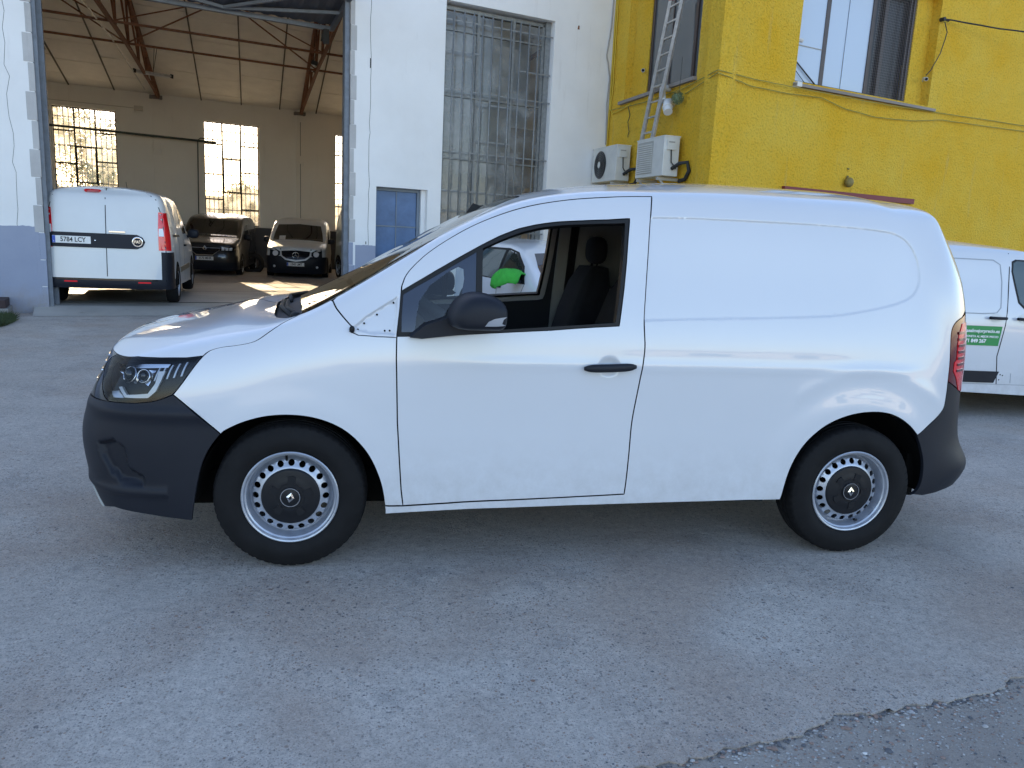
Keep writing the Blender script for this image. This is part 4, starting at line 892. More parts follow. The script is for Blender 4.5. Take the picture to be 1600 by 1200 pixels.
rv.decal('lower_moulding', [(1.60, .345), (1.56, .455), (2.6, .455), (2.6, .345)], 'far', plastic, off=.012)
for X in (1.66, 1.38):
    mb = MB(); n_ = 9; y0 = YW
    for i in range(n_):
        t = i/(n_-1)-.5; mb.V += [(X+t*.17, y0+.030-.05*(t*t)+.014*math.cos(q), .965+.014*math.sin(q)) for q in [2*math.pi*j/8 for j in range(8)]]
    for i in range(n_-1):
        for j in range(8): mb.F.append((i*8+j, i*8+(j+1) % 8, (i+1)*8+(j+1) % 8, (i+1)*8+j))
    mb.build('door_handle', plastic, rv.o, smooth=True)
    rv.decal('handle_recess', polar((X, .965), .055, .045, 18), 'far', paint_d, off=.003, step=.04)
stk = rv.decal('sticker', [(1.59, .885), (1.61, .70), (2.32, .70), (2.32, .885)], 'far', greensign, off=.006, step=.1, depth=.004)
ys = YW+.010
text('furgonetasalmejorprecio.es', .044, signwhite, stk, frame((1.62, ys, .838), (-1, 0, 0), (0, 0, 1)), 'sticker_lettering', align='RIGHT', bold=.0012)
text('AVDA. TU CAMIONETA AL MEJOR PRECIO', .027, signwhite, stk, frame((1.625, ys, .785), (-1, 0, 0), (0, 0, 1)), 'sticker_lettering', align='RIGHT', bold=.0008)
text('671 849 267', .046, signwhite, stk, frame((1.86, ys, .742), (-1, 0, 0), (0, 0, 1)), 'sticker_lettering', bold=.002)
for x, z in ((1.535, .425), (1.51, .418), (1.54, .375)):
    p = rv.at(x, z, 'far'); mb = MB(); mb.sphere((x, p.y, z), .007, .003, .007, 8, 4); mb.build('fixing_hole', under, rv.o)
rv.line('sill_seam', [(1.42, .345), (1.43, .44)], .006, 'far', MATS['seam_grey'])
rv.mirror(.66, 'far', 1.05); rv.mirror(.66, 'near', 1.05)
mb = MB(); mb.tube([(1.93, YC+.2, 1.70), (2.05, YC+.2, 1.86)], .008, 5); mb.build('aerial', seal, rv.o)
# hatchback beyond the open cab windows
G2 = G0.copy(); G2[:, :, 2] *= .80; G2[:, 6:, 1] = np.where(G2[:, 6:, 1] < .9, G2[:, 6:, 1]+.03, G2[:, 6:, 1])
hb = Car('white_hatchback', G2, paint, (0, 0, 0), R_(104), 'white hatchback behind the foreground van, seen through its open cab windows', 'car')
cth, sth = math.cos(R_(104)), math.sin(R_(104)); hb.o.location = (2.12-(.62*cth-1.96*sth), 7.0-(.62*sth+1.96*cth), 0)
hb.wheels(2.5, .30)
hb.decal('windscreen', [(.18, .915), (YC, .93), (1.68, .915), (1.62, 1.10), (1.50, 1.27), (YC, 1.31), (.36, 1.27), (.24, 1.10)], 'front', mat('blue_screen', (.03, .05, .085), .03, spec=.9), step=.08)
for s_ in ('near', 'far'):
    hb.decal('window_seal', [(.38, .87), (.60, 1.10), (.95, 1.28), (1.25, 1.325), (2.2, 1.32), (2.3, .88)], s_, seal, off=.003, step=.08)
    hb.decal('side_glass', [(.45, .885), (.64, 1.085), (.97, 1.25), (1.24, 1.295), (1.24, .885)], s_, mat('dark_green_glass', (.012, .025, .024), .05, spec=.8), off=.007, step=.08)
    hb.decal('side_glass', [(1.34, .885), (1.34, 1.295), (2.12, 1.29), (2.2, .90)], s_, greyglass, off=.007, step=.08)
    hb.line('door_seam', [(.50, .3), (.48, .7), (.40, .86)], .010, s_); hb.line('door_seam', [(1.30, .3), (1.29, .88)], .010, s_)
mh = hb.mirror(.55, 'far', .95, plastic, (.09, .12, .08)); hb.mirror(.55, 'near', .95, plastic, (.09, .12, .08))
mb = MB(); mb.box((1.12, YW-.005, .77), (1.28, YW+.035, .80), .01); mb.build('door_handle', plastic, hb.o)
# green cloth over its mirror
nu, nv = 30, 8; V = []; F = []
mc = hb.o.matrix_world if False else Matrix.Translation(hb.o.location) @ Matrix.Rotation(R_(104), 4, 'Z')
c0 = mc @ Vector((.56, YW+.10, .95))
for i in range(nv+1):
    t = i/nv
    for j in range(nu):
        p = 2*math.pi*j/nu; r = .02+.15*min(1, t*1.4); drop = 0 if t < .35 else (t-.35)/.65*(.11+.09*math.cos(p-3.3)+.025*math.cos(p*5))
        rr = r*(1+.13*math.sin(p*6+t*3)*t)
        V.append((c0.x-.03+rr*math.cos(p)*1.25, c0.y+rr*math.sin(p)*.85, c0.z+.105-.05*t*t-drop+.016*math.sin(7*p+6*t)*t+.010*math.sin(3*p+9*t)))
for i in range(nv):
    for j in range(nu): F.append((i*nu+j, i*nu+(j+1) % nu, (i+1)*nu+(j+1) % nu, (i+1)*nu+j))
F.append(tuple(range(nu))[::-1])
cl = mesh('green_cloth', V, F, cloth, None, True); md = cl.modifiers.new('s', 'SOLIDIFY'); md.thickness = .006
tag(cl, 'bright green cloth draped over the wing mirror of the white hatchback', 'cloth')
for o_ in [q for q in bpy.data.objects if q.parent == PW]: bpy.data.objects.remove(o_)
bpy.data.objects.remove(PW)
# ---------------------------------------------------------------- the place: building frame (u along the front, w into the depth)
BA = R_(17.5); BO = Vector((-4.691, 9.348, 0)); E1 = Vector((math.cos(BA), math.sin(BA), 0)); E2 = Vector((-math.sin(BA), math.cos(BA), 0))
def BW(u, w, z=0): p = BO+E1*u+E2*w; return Vector((p.x, p.y, z))
def bthing(name, label, cat, group=None, u=0, w=0, z=0):
    return empty(name, BW(u, w, z), BA, label, cat, group)
tal.o.location = BW(6.90+1.86, 6.0, .02)

def plaster(name, c1, c2, scuff=(.30, .29, .27), amt=.3, bump=.35, streak=True, rough=.85, bs=30, bd=.004, pit_shade=0, splash=0):
    m = bpy.data.materials.new(name); m.use_nodes = True; n = m.node_tree.nodes; l = m.node_tree.links; b = n['Principled BSDF']; b.inputs['Roughness'].default_value = rough
    b.inputs['Specular IOR Level'].default_value = .25
    tc = n.new('ShaderNodeTexCoord')
    nz = n.new('ShaderNodeTexNoise'); nz.inputs['Scale'].default_value = .9; nz.inputs['Detail'].default_value = 8; nz.inputs['Roughness'].default_value = .6
    l.new(tc.outputs['Object'], nz.inputs[0])
    r1 = n.new('ShaderNodeValToRGB'); r1.color_ramp.elements[0].position = .35; r1.color_ramp.elements[1].position = .65
    r1.color_ramp.elements[0].color = (*c1, 1); r1.color_ramp.elements[1].color = (*c2, 1); l.new(nz.outputs[0], r1.inputs[0])
    mp = n.new('ShaderNodeMapping'); mp.inputs['Scale'].default_value = (3.5, 3.5, .35 if streak else 3.5); l.new(tc.outputs['Object'], mp.inputs[0])
    n2 = n.new('ShaderNodeTexNoise'); n2.inputs['Scale'].default_value = 1.6; n2.inputs['Detail'].default_value = 9; n2.inputs['Roughness'].default_value = .7; l.new(mp.outputs[0], n2.inputs[0])
    r2 = n.new('ShaderNodeMapRange'); r2.inputs['From Min'].default_value = .58; r2.inputs['From Max'].default_value = .80; r2.inputs['To Max'].default_value = amt; l.new(n2.outputs[0], r2.inputs[0])
    mx = n.new('ShaderNodeMix'); mx.data_type = 'RGBA'; mx.inputs['B'].default_value = (*scuff, 1)
    l.new(r2.outputs[0], mx.inputs['Factor']); l.new(r1.outputs[0], mx.inputs['A']); l.new(mx.outputs['Result'], b.inputs['Base Color'])
    if splash:
        sp = n.new('ShaderNodeSeparateXYZ'); l.new(tc.outputs['Object'], sp.inputs[0]); rz_ = n.new('ShaderNodeMapRange'); rz_.inputs['From Min'].default_value = .75; rz_.inputs['From Max'].default_value = .0; l.new(sp.outputs['Z'], rz_.inputs[0])
        ns = n.new('ShaderNodeTexNoise'); ns.inputs['Scale'].default_value = 5; ns.inputs['Detail'].default_value = 9; ns.inputs['Roughness'].default_value = .75; l.new(tc.outputs['Object'], ns.inputs[0])
        ad = n.new('ShaderNodeMath'); ad.operation = 'MULTIPLY'; l.new(rz_.outputs[0], ad.inputs[0]); l.new(ns.outputs[0], ad.inputs[1]); rs = n.new('ShaderNodeMapRange'); rs.inputs['From Min'].default_value = .22; rs.inputs['From Max'].default_value = .55; rs.inputs['To Max'].default_value = splash; l.new(ad.outputs[0], rs.inputs[0])
        ms = n.new('ShaderNodeMix'); ms.data_type = 'RGBA'; ms.inputs['B'].default_value = (.30, .27, .24, 1); l.new(rs.outputs[0], ms.inputs['Factor']); l.new(mx.outputs['Result'], ms.inputs['A']); l.new(ms.outputs['Result'], b.inputs['Base Color'])
    nb = n.new('ShaderNodeTexNoise'); nb.inputs['Scale'].default_value = bs; nb.inputs['Detail'].default_value = 6; nb.inputs['Roughness'].default_value = .62; l.new(tc.outputs['Object'], nb.inputs[0])
    bp = n.new('ShaderNodeBump'); bp.inputs['Strength'].default_value = bump; bp.inputs['Distance'].default_value = bd; l.new(nb.outputs[0], bp.inputs['Height']); l.new(bp.outputs[0], b.inputs['Normal'])
    if pit_shade:  # micro shading of the rough surface, painted into the bump hollows
        pr = n.new('ShaderNodeMapRange'); pr.inputs['From Min'].default_value = .50; pr.inputs['From Max'].default_value = .34; pr.inputs['To Max'].default_value = pit_shade; l.new(nb.outputs[0], pr.inputs[0])
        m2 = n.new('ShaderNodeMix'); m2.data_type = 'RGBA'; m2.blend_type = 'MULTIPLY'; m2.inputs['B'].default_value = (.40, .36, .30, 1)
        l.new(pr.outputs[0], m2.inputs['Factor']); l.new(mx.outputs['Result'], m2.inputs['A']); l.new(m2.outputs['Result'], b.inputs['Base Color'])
    return m
white_wall = plaster('white_render', (.79, .785, .77), (.85, .85, .84), amt=.42, scuff=(.50, .48, .45), bump=.5, bs=14, bd=.006)
blue_dado = plaster('blue_grey_dado', (.29, .32, .41), (.34, .37, .46), scuff=(.20, .20, .23), amt=.6, splash=.9, bump=.6)
beige_wall = plaster('interior_render', (.86, .82, .74), (.90, .86, .78), scuff=(.55, .5, .42), amt=.3)
inner_dado = plaster('interior_dado', (.08, .08, .09), (.11, .11, .115), amt=.2, scuff=(.2, .18, .15))
yellow = plaster('yellow_stucco', (1.0, .585, .030), (1.0, .67, .080), scuff=(.78, .58, .22), amt=.75, bump=1., bs=30, bd=.09, streak=True, pit_shade=.33)
# coarser relief for the stucco
_n = yellow.node_tree.nodes; _b = [q for q in _n if q.type == 'TEX_NOISE']; 
blockm = plaster('jamb_block', (.42, .41, .40), (.55, .54, .53), amt=.5, scuff=(.2, .2, .2), bump=.6, bs=18, bd=.01)
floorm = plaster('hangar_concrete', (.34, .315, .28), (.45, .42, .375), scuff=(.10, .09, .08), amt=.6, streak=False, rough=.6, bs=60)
ceilm = mat('ceiling_board', (.88, .84, .76), .8, var=.07, vscale=2.)
rust = mat('rusty_red_steel', (.18, .062, .022), .7, var=.35, vscale=14, bump=.2, bscale=80)
oldgrey = mat('old_grey_steel', (.16, .18, .21), .55, metal=.3, var=.2, vscale=8)
greysteel = mat('grey_window_steel', (.24, .25, .25), .5, metal=.4, var=.2, vscale=20)
bluedoor = mat('blue_door_paint', (.07, .14, .28), .42, var=.22, vscale=4, bump=.05, bscale=60)
doorframe = mat('door_frame_grey', (.16, .20, .25), .5, var=.15)
dark_iron = mat('dark_iron', (.03, .028, .025), .6)
pane_in = glassmat('dusty_pane', (.97, .94, .86), dust=.34)
pane_out = glassmat('street_pane', (.70, .72, .72), rough=.10, dust=.32, film='ShaderNodeBsdfDiffuse')
brownalu = mat('brown_aluminium', (.055, .038, .034), .4, var=.15)
sillm = plaster('sill_stone', (.22, .19, .17), (.30, .27, .24), amt=.4, bs=50)
acm = mat('ac_casing', (.62, .62, .58), .5, var=.08, vscale=5); acm2 = mat('ac_grille', (.40, .39, .35), .6)
alu = mat('ladder_aluminium', (.50, .48, .45), .42, metal=.6, var=.25, vscale=12)
pvc = mat('grey_white_pvc', (.62, .62, .60), .45, var=.1)
cablem = mat('black_cable', (.02, .02, .02), .6); ycable = mat('painted_cable', (.35, .27, .05), .7); gcable = mat('grey_cable', (.32, .31, .29), .7)
redstrip = mat('dark_red_paint', (.16, .012, .02), .5)

def wallcells(parent, name, m, p0, d, L, z0, z1, openings, th, inward):
    """wall from p0 along unit dir d (2D, local), openings [(a0,a1,zb,zt)], thickness th towards inward (unit)"""
    xs = sorted({0, L, *[o[0] for o in openings], *[o[1] for o in openings]}); zs = sorted({z0, z1, *[o[2] for o in openings], *[o[3] for o in openings]})
    V = []; F = []; idx = {}
    def vid(a, z, s):
        k = (round(a, 5), round(z, 5), s)
        if k not in idx:
            idx[k] = len(V); V.append((p0[0]+d[0]*a+inward[0]*th*s, p0[1]+d[1]*a+inward[1]*th*s, z))
        return idx[k]
    solid = lambda i, j: 0 <= i < len(xs)-1 and 0 <= j < len(zs)-1 and not any(o[0]-1e-6 <= xs[i] and xs[i+1] <= o[1]+1e-6 and o[2]-1e-6 <= zs[j] and zs[j+1] <= o[3]+1e-6 for o in openings)
    for i in range(len(xs)-1):
        for j in range(len(zs)-1):
            if not solid(i, j): continue
            a0, a1, b0, b1 = xs[i], xs[i+1], zs[j], zs[j+1]
            for s_ in (0, 1): F.append((vid(a0, b0, s_), vid(a1, b0, s_), vid(a1, b1, s_), vid(a0, b1, s_)))
            if not solid(i-1, j): F.append((vid(a0, b0, 0), vid(a0, b0, 1), vid(a0, b1, 1), vid(a0, b1, 0)))
            if not solid(i+1, j): F.append((vid(a1, b0, 0), vid(a1, b0, 1), vid(a1, b1, 1), vid(a1, b1, 0)))
            if not solid(i, j-1): F.append((vid(a0, b0, 0), vid(a0, b0, 1), vid(a1, b0, 1), vid(a1, b0, 0)))
            if not solid(i, j+1): F.append((vid(a0, b1, 0), vid(a0, b1, 1), vid(a1, b1, 1), vid(a1, b1, 0)))
    o = mesh(name, V, F, m, parent); bm = bmesh.new(); bm.from_mesh(o.data); bmesh.ops.recalc_face_normals(bm, faces=bm.faces[:]); bm.to_mesh(o.data); bm.free(); return o

hg = bthing('hangar', 'white rendered hangar with a wide open doorway and blue-grey painted base', 'hangar')
# front wall
front = wallcells(hg, 'front_wall', white_wall, (-22, 0), (1, 0), 32.08, 0, 9.6, [(22.166, 26.80, 0, 6.3), (27.271, 28.238, 0, 2.241), (28.502, 30.725, .95, 5.53)], .36, (0, 1))
for a, b, z in ((-22, .10, 1.285), (4.90, 5.271, 1.20), (6.238, 6.50, 1.22), (8.725, 10.06, 1.25)):
    rd = random.Random(int(b*10)); n_ = int((b-a)/.04)+1; P_ = [(a+(b-a)*i/n_, z+rd.gauss(0, .004)+.006*math.sin(i*.37)) for i in range(n_+1)]
    mb = MB()
    for (x0, za), (x1, zb_) in zip(P_[:-1], P_[1:]): mb.add([(x0, -.003, 0), (x1, -.003, 0), (x1, -.003, zb_), (x0, -.003, za)], [(0, 1, 2, 3)])
    mb.build('dado', blue_dado, hg)
# ragged block edges of the door opening
random.seed(3)
for k in range(16):
    z0 = k*.40; 
    mb = MB(); mb.box((.10-(.05 if k % 2 else .0), -.006, z0+.004), (.172+random.uniform(0, .012), .20, z0+.394), .006); mb.build('jamb_block', blockm if z0 > 1.2 else blue_dado, hg)
    mb = MB(); mb.box((4.792+random.uniform(-.010, .0), -.006, z0+.05), (4.86+(.035 if k % 2 else 0), .20, z0+.444), .006); mb.build('jamb_block', blockm if z0 > .9 else blue_dado, hg)
# steel door rails
for (u0, u1, w0_, w1_) in ((.176, .235, .03, .10), (.20, .30, .22, .34), (.18, .29, .42, .60), (4.70, 4.785, .04, .10), (4.73, 4.79, .22, .30)):
    mb = MB(); mb.box((u0, w0_, 0), (u1, w1_, 6.3), .004); mb.build('door_rail', oldgrey, hg)
for zc in (1.75, 3.9): 
    mb = MB(); mb.box((.172, .36, zc), (.30, .62, zc+.012)); mb.build('rail_joint', dark_iron, hg)
mb = MB(); mb.box((.24, .34, .02), (.262, .42, 6.2)); mb.box((.178, .11, .02), (.19, .21, 6.2)); mb.build('rail_slot', dark_iron, hg)
# settlement cracks in the render
def crack(pts, w=.006, m=dark_iron):
    mb = MB()
    for a, b in zip(pts[:-1], pts[1:]): mb.add([(a[0]-w/2, -.0015, a[1]), (a[0]+w/2, -.0015, a[1]), (b[0]+w/2, -.0015, b[1]), (b[0]-w/2, -.0015, b[1])], [(0, 1, 2, 3)])
    return mb.build('crack', m, hg)
random.seed(5)
for u_, jit, w_ in ((5.135, .012, .007), (-.16, .03, .005)):
    P_ = []; z = .1; x = u_
    while z < 6.6: P_.append((x, z)); z += random.uniform(.12, .3); x = u_+random.uniform(-jit, jit)
    crack(P_, w_)
mb = MB(); mb.box((5.125, -.003, 4.2), (5.145, .002, 4.36)); mb.box((5.085, -.003, 1.22), (5.10, .002, 1.27)); mb.build('plaster_chip', dark_iron, hg)
# side and back walls, floor
wallcells(hg, 'side_wall', beige_wall, (-22, .36), (0, 1), 14, 0, 9, [], .3, (-1, 0))
mb = MB(); mb.box((-4.3, .36, 0), (-4.0, 14, 9)); mb.build('partition_wall', beige_wall, hg)
mb = MB(); mb.box((12.2, .36, 0), (12.5, 14, 9)); mb.build('side_wall', beige_wall, hg)
WIN = [(-.31, 1.385), (3.90, 5.61), (8.18, 9.9), (-4.0-.6, -2.9)]
WIN = [(-.31, 1.385), (3.90, 5.61), (8.18, 9.9)]
wallcells(hg, 'back_wall', beige_wall, (-22, 14.0), (1, 0), 34.5, 0, 8.5, [(22+a, 22+b, 1.36, 4.64) for a, b in WIN], .30, (0, 1))
xs_ = [-4.0, 12.2]
mb = MB(); mb.box((-4.0, 13.996, -.2), (12.2, 14.001, 1.335)); mb.build('inner_dado', inner_dado, hg)
for u_ in (2.52, 6.93):      # flat piers with corbels under the trusses
    mb = MB(); mb.box((u_-.11, 13.93, 1.335), (u_+.11, 14.0, 5.3)); mb.build('pier', beige_wall, hg)
    mb = MB(); mb.box((u_-.13, 13.86, 3.62), (u_+.13, 13.93, 3.80)); mb.prism([(13.86, 3.62), (13.93, 3.45), (13.93, 3.62)], 0, u_-.13, u_+.13); mb.build('corbel', beige_wall, hg)
    mb = MB(); mb.box((u_-.18, 13.80, 5.12), (u_+.18, 13.99, 5.22)); mb.build('truss_seat', sillm, hg)
# back windows
for wi_, (a, b) in enumerate(WIN):
    mb = MB(); cw = (b-a)/3
    mb.box((a, 14.10, 1.36), (a+.03, 14.15, 4.64)); mb.box((b-.03, 14.10, 1.36), (b, 14.15, 4.64)); mb.box((a, 14.10, 4.61), (b, 14.15, 4.64)); mb.box((a, 14.10, 1.36), (b, 14.15, 1.39))
    for k in (1, 2): mb.box((a+cw*k-.024, 14.095, 1.36), (a+cw*k+.024, 14.155, 4.64))
    for k, zz in ((0, (3.95, 3.0, 2.2)), (1, (2.45, 3.50)), (2, (3.95, 3.1, 1.9))):
        for z in zz: mb.box((a+cw*k, 14.10, z-.02), (a+cw*(k+1), 14.15, z+.02))
    for z in (2.45, 3.50): mb.box((a+cw+.02, 14.07, z-.022), (a+2*cw-.02, 14.12, z+.022))
    for x in (a+cw+.025, a+2*cw-.025): mb.box((x-.02, 14.07, 2.45), (x+.02, 14.12, 3.50))
    fr = mb.build('window_frame', dark_iron, hg); 
    for k in range(3):
        for z0, z1 in ((1.39, 2.45), (2.45, 3.5), (3.5, 4.61)):
            mb = MB(); mb.add([(a+cw*k+.015, 14.125, z0+.012), (a+cw*(k+1)-.015, 14.125, z0+.012), (a+cw*(k+1)-.015, 14.125, z1-.012), (a+cw*k+.015, 14.125, z1-.012)], [(0, 1, 2, 3)]); mb.build('pane', pane_in, fr)
    mb = MB()
    nb_ = 12
    for k in range(1, nb_): x = a+(b-a)*k/nb_; mb.box((x-.013, 14.18, 1.36), (x+.013, 14.204, 4.64))
    for z in (1.9, 2.45, 3.0, 3.55, 4.1, 4.38): mb.box((a, 14.205, z-.014), (b, 14.215, z+.014))
    tag(mb.build('window_bars', dark_iron, hg), kind='stuff')
# floor with a ramp at the threshold, falling gently to the back
def fz(w): return float(np.interp(w, [-.45, .05, .6, 9, 14], [.0, .10, .115, -.05, -.10]))
V = []; F = []; ws_ = [-.45, -.2, .05, .3, .6, 2, 4, 6, 9, 14]
for w_ in ws_: V += [tuple(BW(-.02 if w_ < .36 else -4.0, w_, fz(w_)+.004)), tuple(BW(4.82 if w_ < .36 else 12.2, w_, fz(w_)+.004))]
F = [(2*i, 2*i+1, 2*i+3, 2*i+2) for i in range(len(ws_)-1)]
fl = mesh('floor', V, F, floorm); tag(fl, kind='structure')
mb = MB(); mb.box((.17, .46, .118), (4.79, .50, .124)); mb.build('threshold_rail', dark_iron, hg)
for w_ in (3.4, 6.6, 9.8):
    mb = MB(); mb.box((-4, w_, fz(w_)+.0045), (12.2, w_+.012, fz(w_)+.0065)); mb.build('floor_joint', dark_iron, hg)
# skewed roof: boards between steel joints
SK = .155
def RF(a, w, drop=0.): return (a+SK*(w-14), w, 5.27+.231*(14-w)-drop)
mb = MB(); mb.add([RF(-9, 14.3, -.10), RF(17, 14.3, -.10), RF(17, -.1, -.10), RF(-9, -.1, -.10), RF(-9, 14.3, -.22), RF(17, 14.3, -.22), RF(17, -.1, -.22), RF(-9, -.1, -.22)], [(0,1,2,3),(7,6,5,4),(0,4,5,1),(1,5,6,2),(2,6,7,3),(3,7,4,0)])
mb.build('roof_sheet', oldgrey, hg)
mb = MB(); mb.add([(-22, 0, 9.0), (-6, 0, 9.0), (-4, 14.3, 5.6), (-22, 14.3, 5.6), (-22, 0, 9.1), (-6, 0, 9.1), (-4, 14.3, 5.7), (-22, 14.3, 5.7)], [(0,1,2,3),(7,6,5,4),(0,4,5,1),(1,5,6,2),(2,6,7,3),(3,7,4,0)]); mb.build('roof_sheet', oldgrey, hg)
cols = [-3.45, -2.27, -1.05, .17, 1.38, 2.61, 3.85, 5.07, 6.29, 7.50, 8.72, 9.94, 11.2]
for ci in range(len(cols)-1):
    a0, a1 = cols[ci]+.018, cols[ci+1]-.018; off = (.0, .55, .25)[ci % 3]; w_ = 14.0; k = 0
    while w_ > 3.2:
        step_ = 1.19 if k else .55+off*.9; w1_ = max(3.0, w_-step_); dz = random.uniform(-.006, .006)
        mb = MB(); P_ = [RF(a0, w_-.014, dz), RF(a1, w_-.014, dz), RF(a1, w1_+.014, dz), RF(a0, w1_+.014, dz)]; P2_ = [(p[0], p[1], p[2]+.03) for p in P_]
        mb.add(P_+P2_, [(0,1,2,3),(7,6,5,4),(0,4,5,1),(1,5,6,2),(2,6,7,3),(3,7,4,0)]); mb.build('ceiling_panel', ceilm, hg); w_ = w1_; k += 1
for c_ in cols:
    mb = MB(); mb.bar(RF(c_, 14, .012), RF(c_, 3, .012), .035, .03); mb.build('ceiling_joint', mat('joint_brown', (.10, .085, .06), .7), hg)
# trusses, ties and bracing
def TB(a, w): return (a+SK*(w-14), w, float(np.interp(w, [0, 3.6, 7.4, 12.6, 14], [5.5, 5.42, 5.42, 5.25, 5.15])))
for a_ in (-1.77, 2.61, 7.0, 11.4):
    mb = MB(); mb.bar(RF(a_, 14, .10), RF(a_, 3, .10), .10, .10); tr_ = mb.build('roof_truss', rust, hg)
    mb = MB(); P_ = [TB(a_, w) for w in (13.9, 12.6, 7.4, 3.6, 0)]
    for p, q in zip(P_[:-1], P_[1:]): mb.bar(p, q, .07, .07)
    mb.build('lower_chord', rust, tr_)
    nodes = [12.9, 11.3, 9.6, 7.8, 5.9, 4.0]
    for i, w_ in enumerate(nodes):
        mb = MB(); mb.bar(TB(a_, w_), RF(a_, w_-.25, .10), .05, .06); mb.build('web_member', rust, tr_)
        if i < len(nodes)-1: mb = MB(); mb.bar(TB(a_, w_), RF(a_, nodes[i+1], .10), .04, .05); mb.build('web_member', rust, tr_)
for w_ in (7.4, 5.3):
    for a0, a1 in ((-1.77, 2.61), (2.61, 7.0), (7.0, 11.4)):
        mb = MB(); mb.bar(TB(a0, w_), TB(a1, w_), .05, .045); mb.build('tie_bar', rust, hg)
for a0, a1 in ((-1.77, 2.61), (2.61, 7.0)):
    am = (a0+a1)/2
    for p, q in ((TB(a0, 7.4), RF(am, 6.9, .3)), (RF(am, 6.9, .3), TB(a1, 7.4)), (TB(a0, 5.3), RF(am, 6.9, .3)), (RF(am, 6.9, .3), TB(a1, 5.3))):
        mb = MB(); mb.bar(p, q, .028, .028); mb.build('brace', rust, hg)
mb = MB(); mb.tube([TB(2.35, 12.9), TB(2.35, 7.4), TB(2.35, 3.6)], .02, 6); mb.build('conduit', alu, hg)
# raised door leaf
def LF(u, t): return (u, 1.16-t*1.0, 4.995+t*.215)
lf = MB()
for t in (0, 2.4): lf.bar(LF(.22, t), LF(4.78, t), .09, .07)
for u_ in (.24, 4.76): lf.bar(LF(u_, 0), LF(u_, 2.4), .07, .08)
lf.bar(LF(.3, .75), LF(2.9, .12), .06, .05); lf.bar(LF(2.9, .12), LF(4.74, .62), .06, .05); lf.bar(LF(2.9, .12), LF(4.74, 1.5), .06, .05)
leaf = lf.build('door_leaf', oldgrey, hg)
mb = MB(); n_ = 76
for i in range(n_+1):
    u_ = .22+4.56*i/n_; dz = .018 if (i//2) % 2 else 0
    for t in (0.02, 2.38): p = LF(u_, t); mb.V.append((p[0], p[1], p[2]+.045+dz))
for i in range(n_): mb.F.append((2*i, 2*i+2, 2*i+3, 2*i+1))
mb.build('corrugated_sheet', mat('leaf_sheet', (.10, .11, .13), .5, metal=.3, var=.2), leaf)
mb = MB(); mb.box((4.60, 1.10, 4.72), (4.70, 1.16, 4.97)); mb.tube([(4.62, 1.2, 4.95), (4.60, 1.25, 4.78)], .02); mb.build('leaf_hinge', dark_iron, leaf)
# conduit pipes on the back wall
mb = MB(); mb.tube([(-.6, 13.72, 4.03), (4.24, 13.72, 3.965)], .035, 8); mb.build('wall_pipe', mat('green_pipe', (.05, .07, .06), .6), hg)
mb = MB(); mb.tube([(4.2, 13.86, 4.0), (4.18, 13.86, 4.07), (3.78, 13.86, 4.07), (3.70, 13.86, 4.0), (3.66, 13.86, 1.1)], .018, 6); mb.build('wall_pipe', MATS['green_pipe'], hg)
mb = MB(); mb.box((1.9, 13.93, 4.72), (2.15, 13.995, 4.86), .01); mb.tube([(-.5, 13.98, 4.78), (1.9, 13.98, 4.79)], .012, 5); mb.build('junction_box', mat('box_white', (.6, .56, .48), .6), hg)
mb = MB(); mb.tube([(6.95, 13.9, 4.9), (6.95, 13.9, 1.6)], .012, 5); mb.build('conduit', gcable, hg)
# leaning tyre against the dado
ty_ = bthing('loose_tyre', 'black tyre standing against the dark hangar wall between the two parked vans', 'tyre', u=4.95, w=11.4, z=.20)
mb = MB(); mb.lathe([(.19, -.09), (.24, -.11), (.31, -.10), (.335, -.06), (.335, .06), (.31, .10), (.24, .11), (.19, .09), (.19, -.09)], 40); t0 = mb.build('tread', rubber, ty_, smooth=True); t0.location = (0, 0, .06)
# hanging strip lamps
for (u_, w_, z_, rz, lb) in ((2.30, 10.6, 5.40, 12, 'long strip lamp hanging from the left roof truss'), (5.95, 7.7, 5.62, 80, 'short strip lamp hanging on a chain beside the right roof truss')):
    t_ = bthing('strip_lamp', lb+', unlit', 'lamp', 'strip lamps hanging in the hangar', u_, w_, z_-.08)
    mb = MB(); mb.box((-.45, -.07, 0), (.45, .07, .05), .01); a_ = mb.build('lamp_body', alu, t_); a_.rotation_euler = (R_(15), 0, R_(rz))
    mb = MB(); mb.tube([(-.42, 0, -.02), (.42, 0, -.02)], .022, 8); b_ = mb.build('lamp_tube', plate_w, t_); b_.rotation_euler = (R_(15), 0, R_(rz))
    mb = MB(); mb.box((-.50, -.08, -.03), (-.45, .08, .07), .01); b_ = mb.build('end_cap', dark_iron, t_); b_.rotation_euler = (R_(15), 0, R_(rz))
    mb = MB(); mb.box((.45, -.08, -.03), (.50, .08, .07), .01); b_ = mb.build('end_cap', dark_iron, t_); b_.rotation_euler = (R_(15), 0, R_(rz))
    mb = MB(); mb.tube([(0, .0, .05), (.05, .02, .75)], .008, 5); mb.tube([(.0, 0, .05), (.12, -.02, .72)], .008, 5); mb.build('hanging_wire', dark_iron, t_)
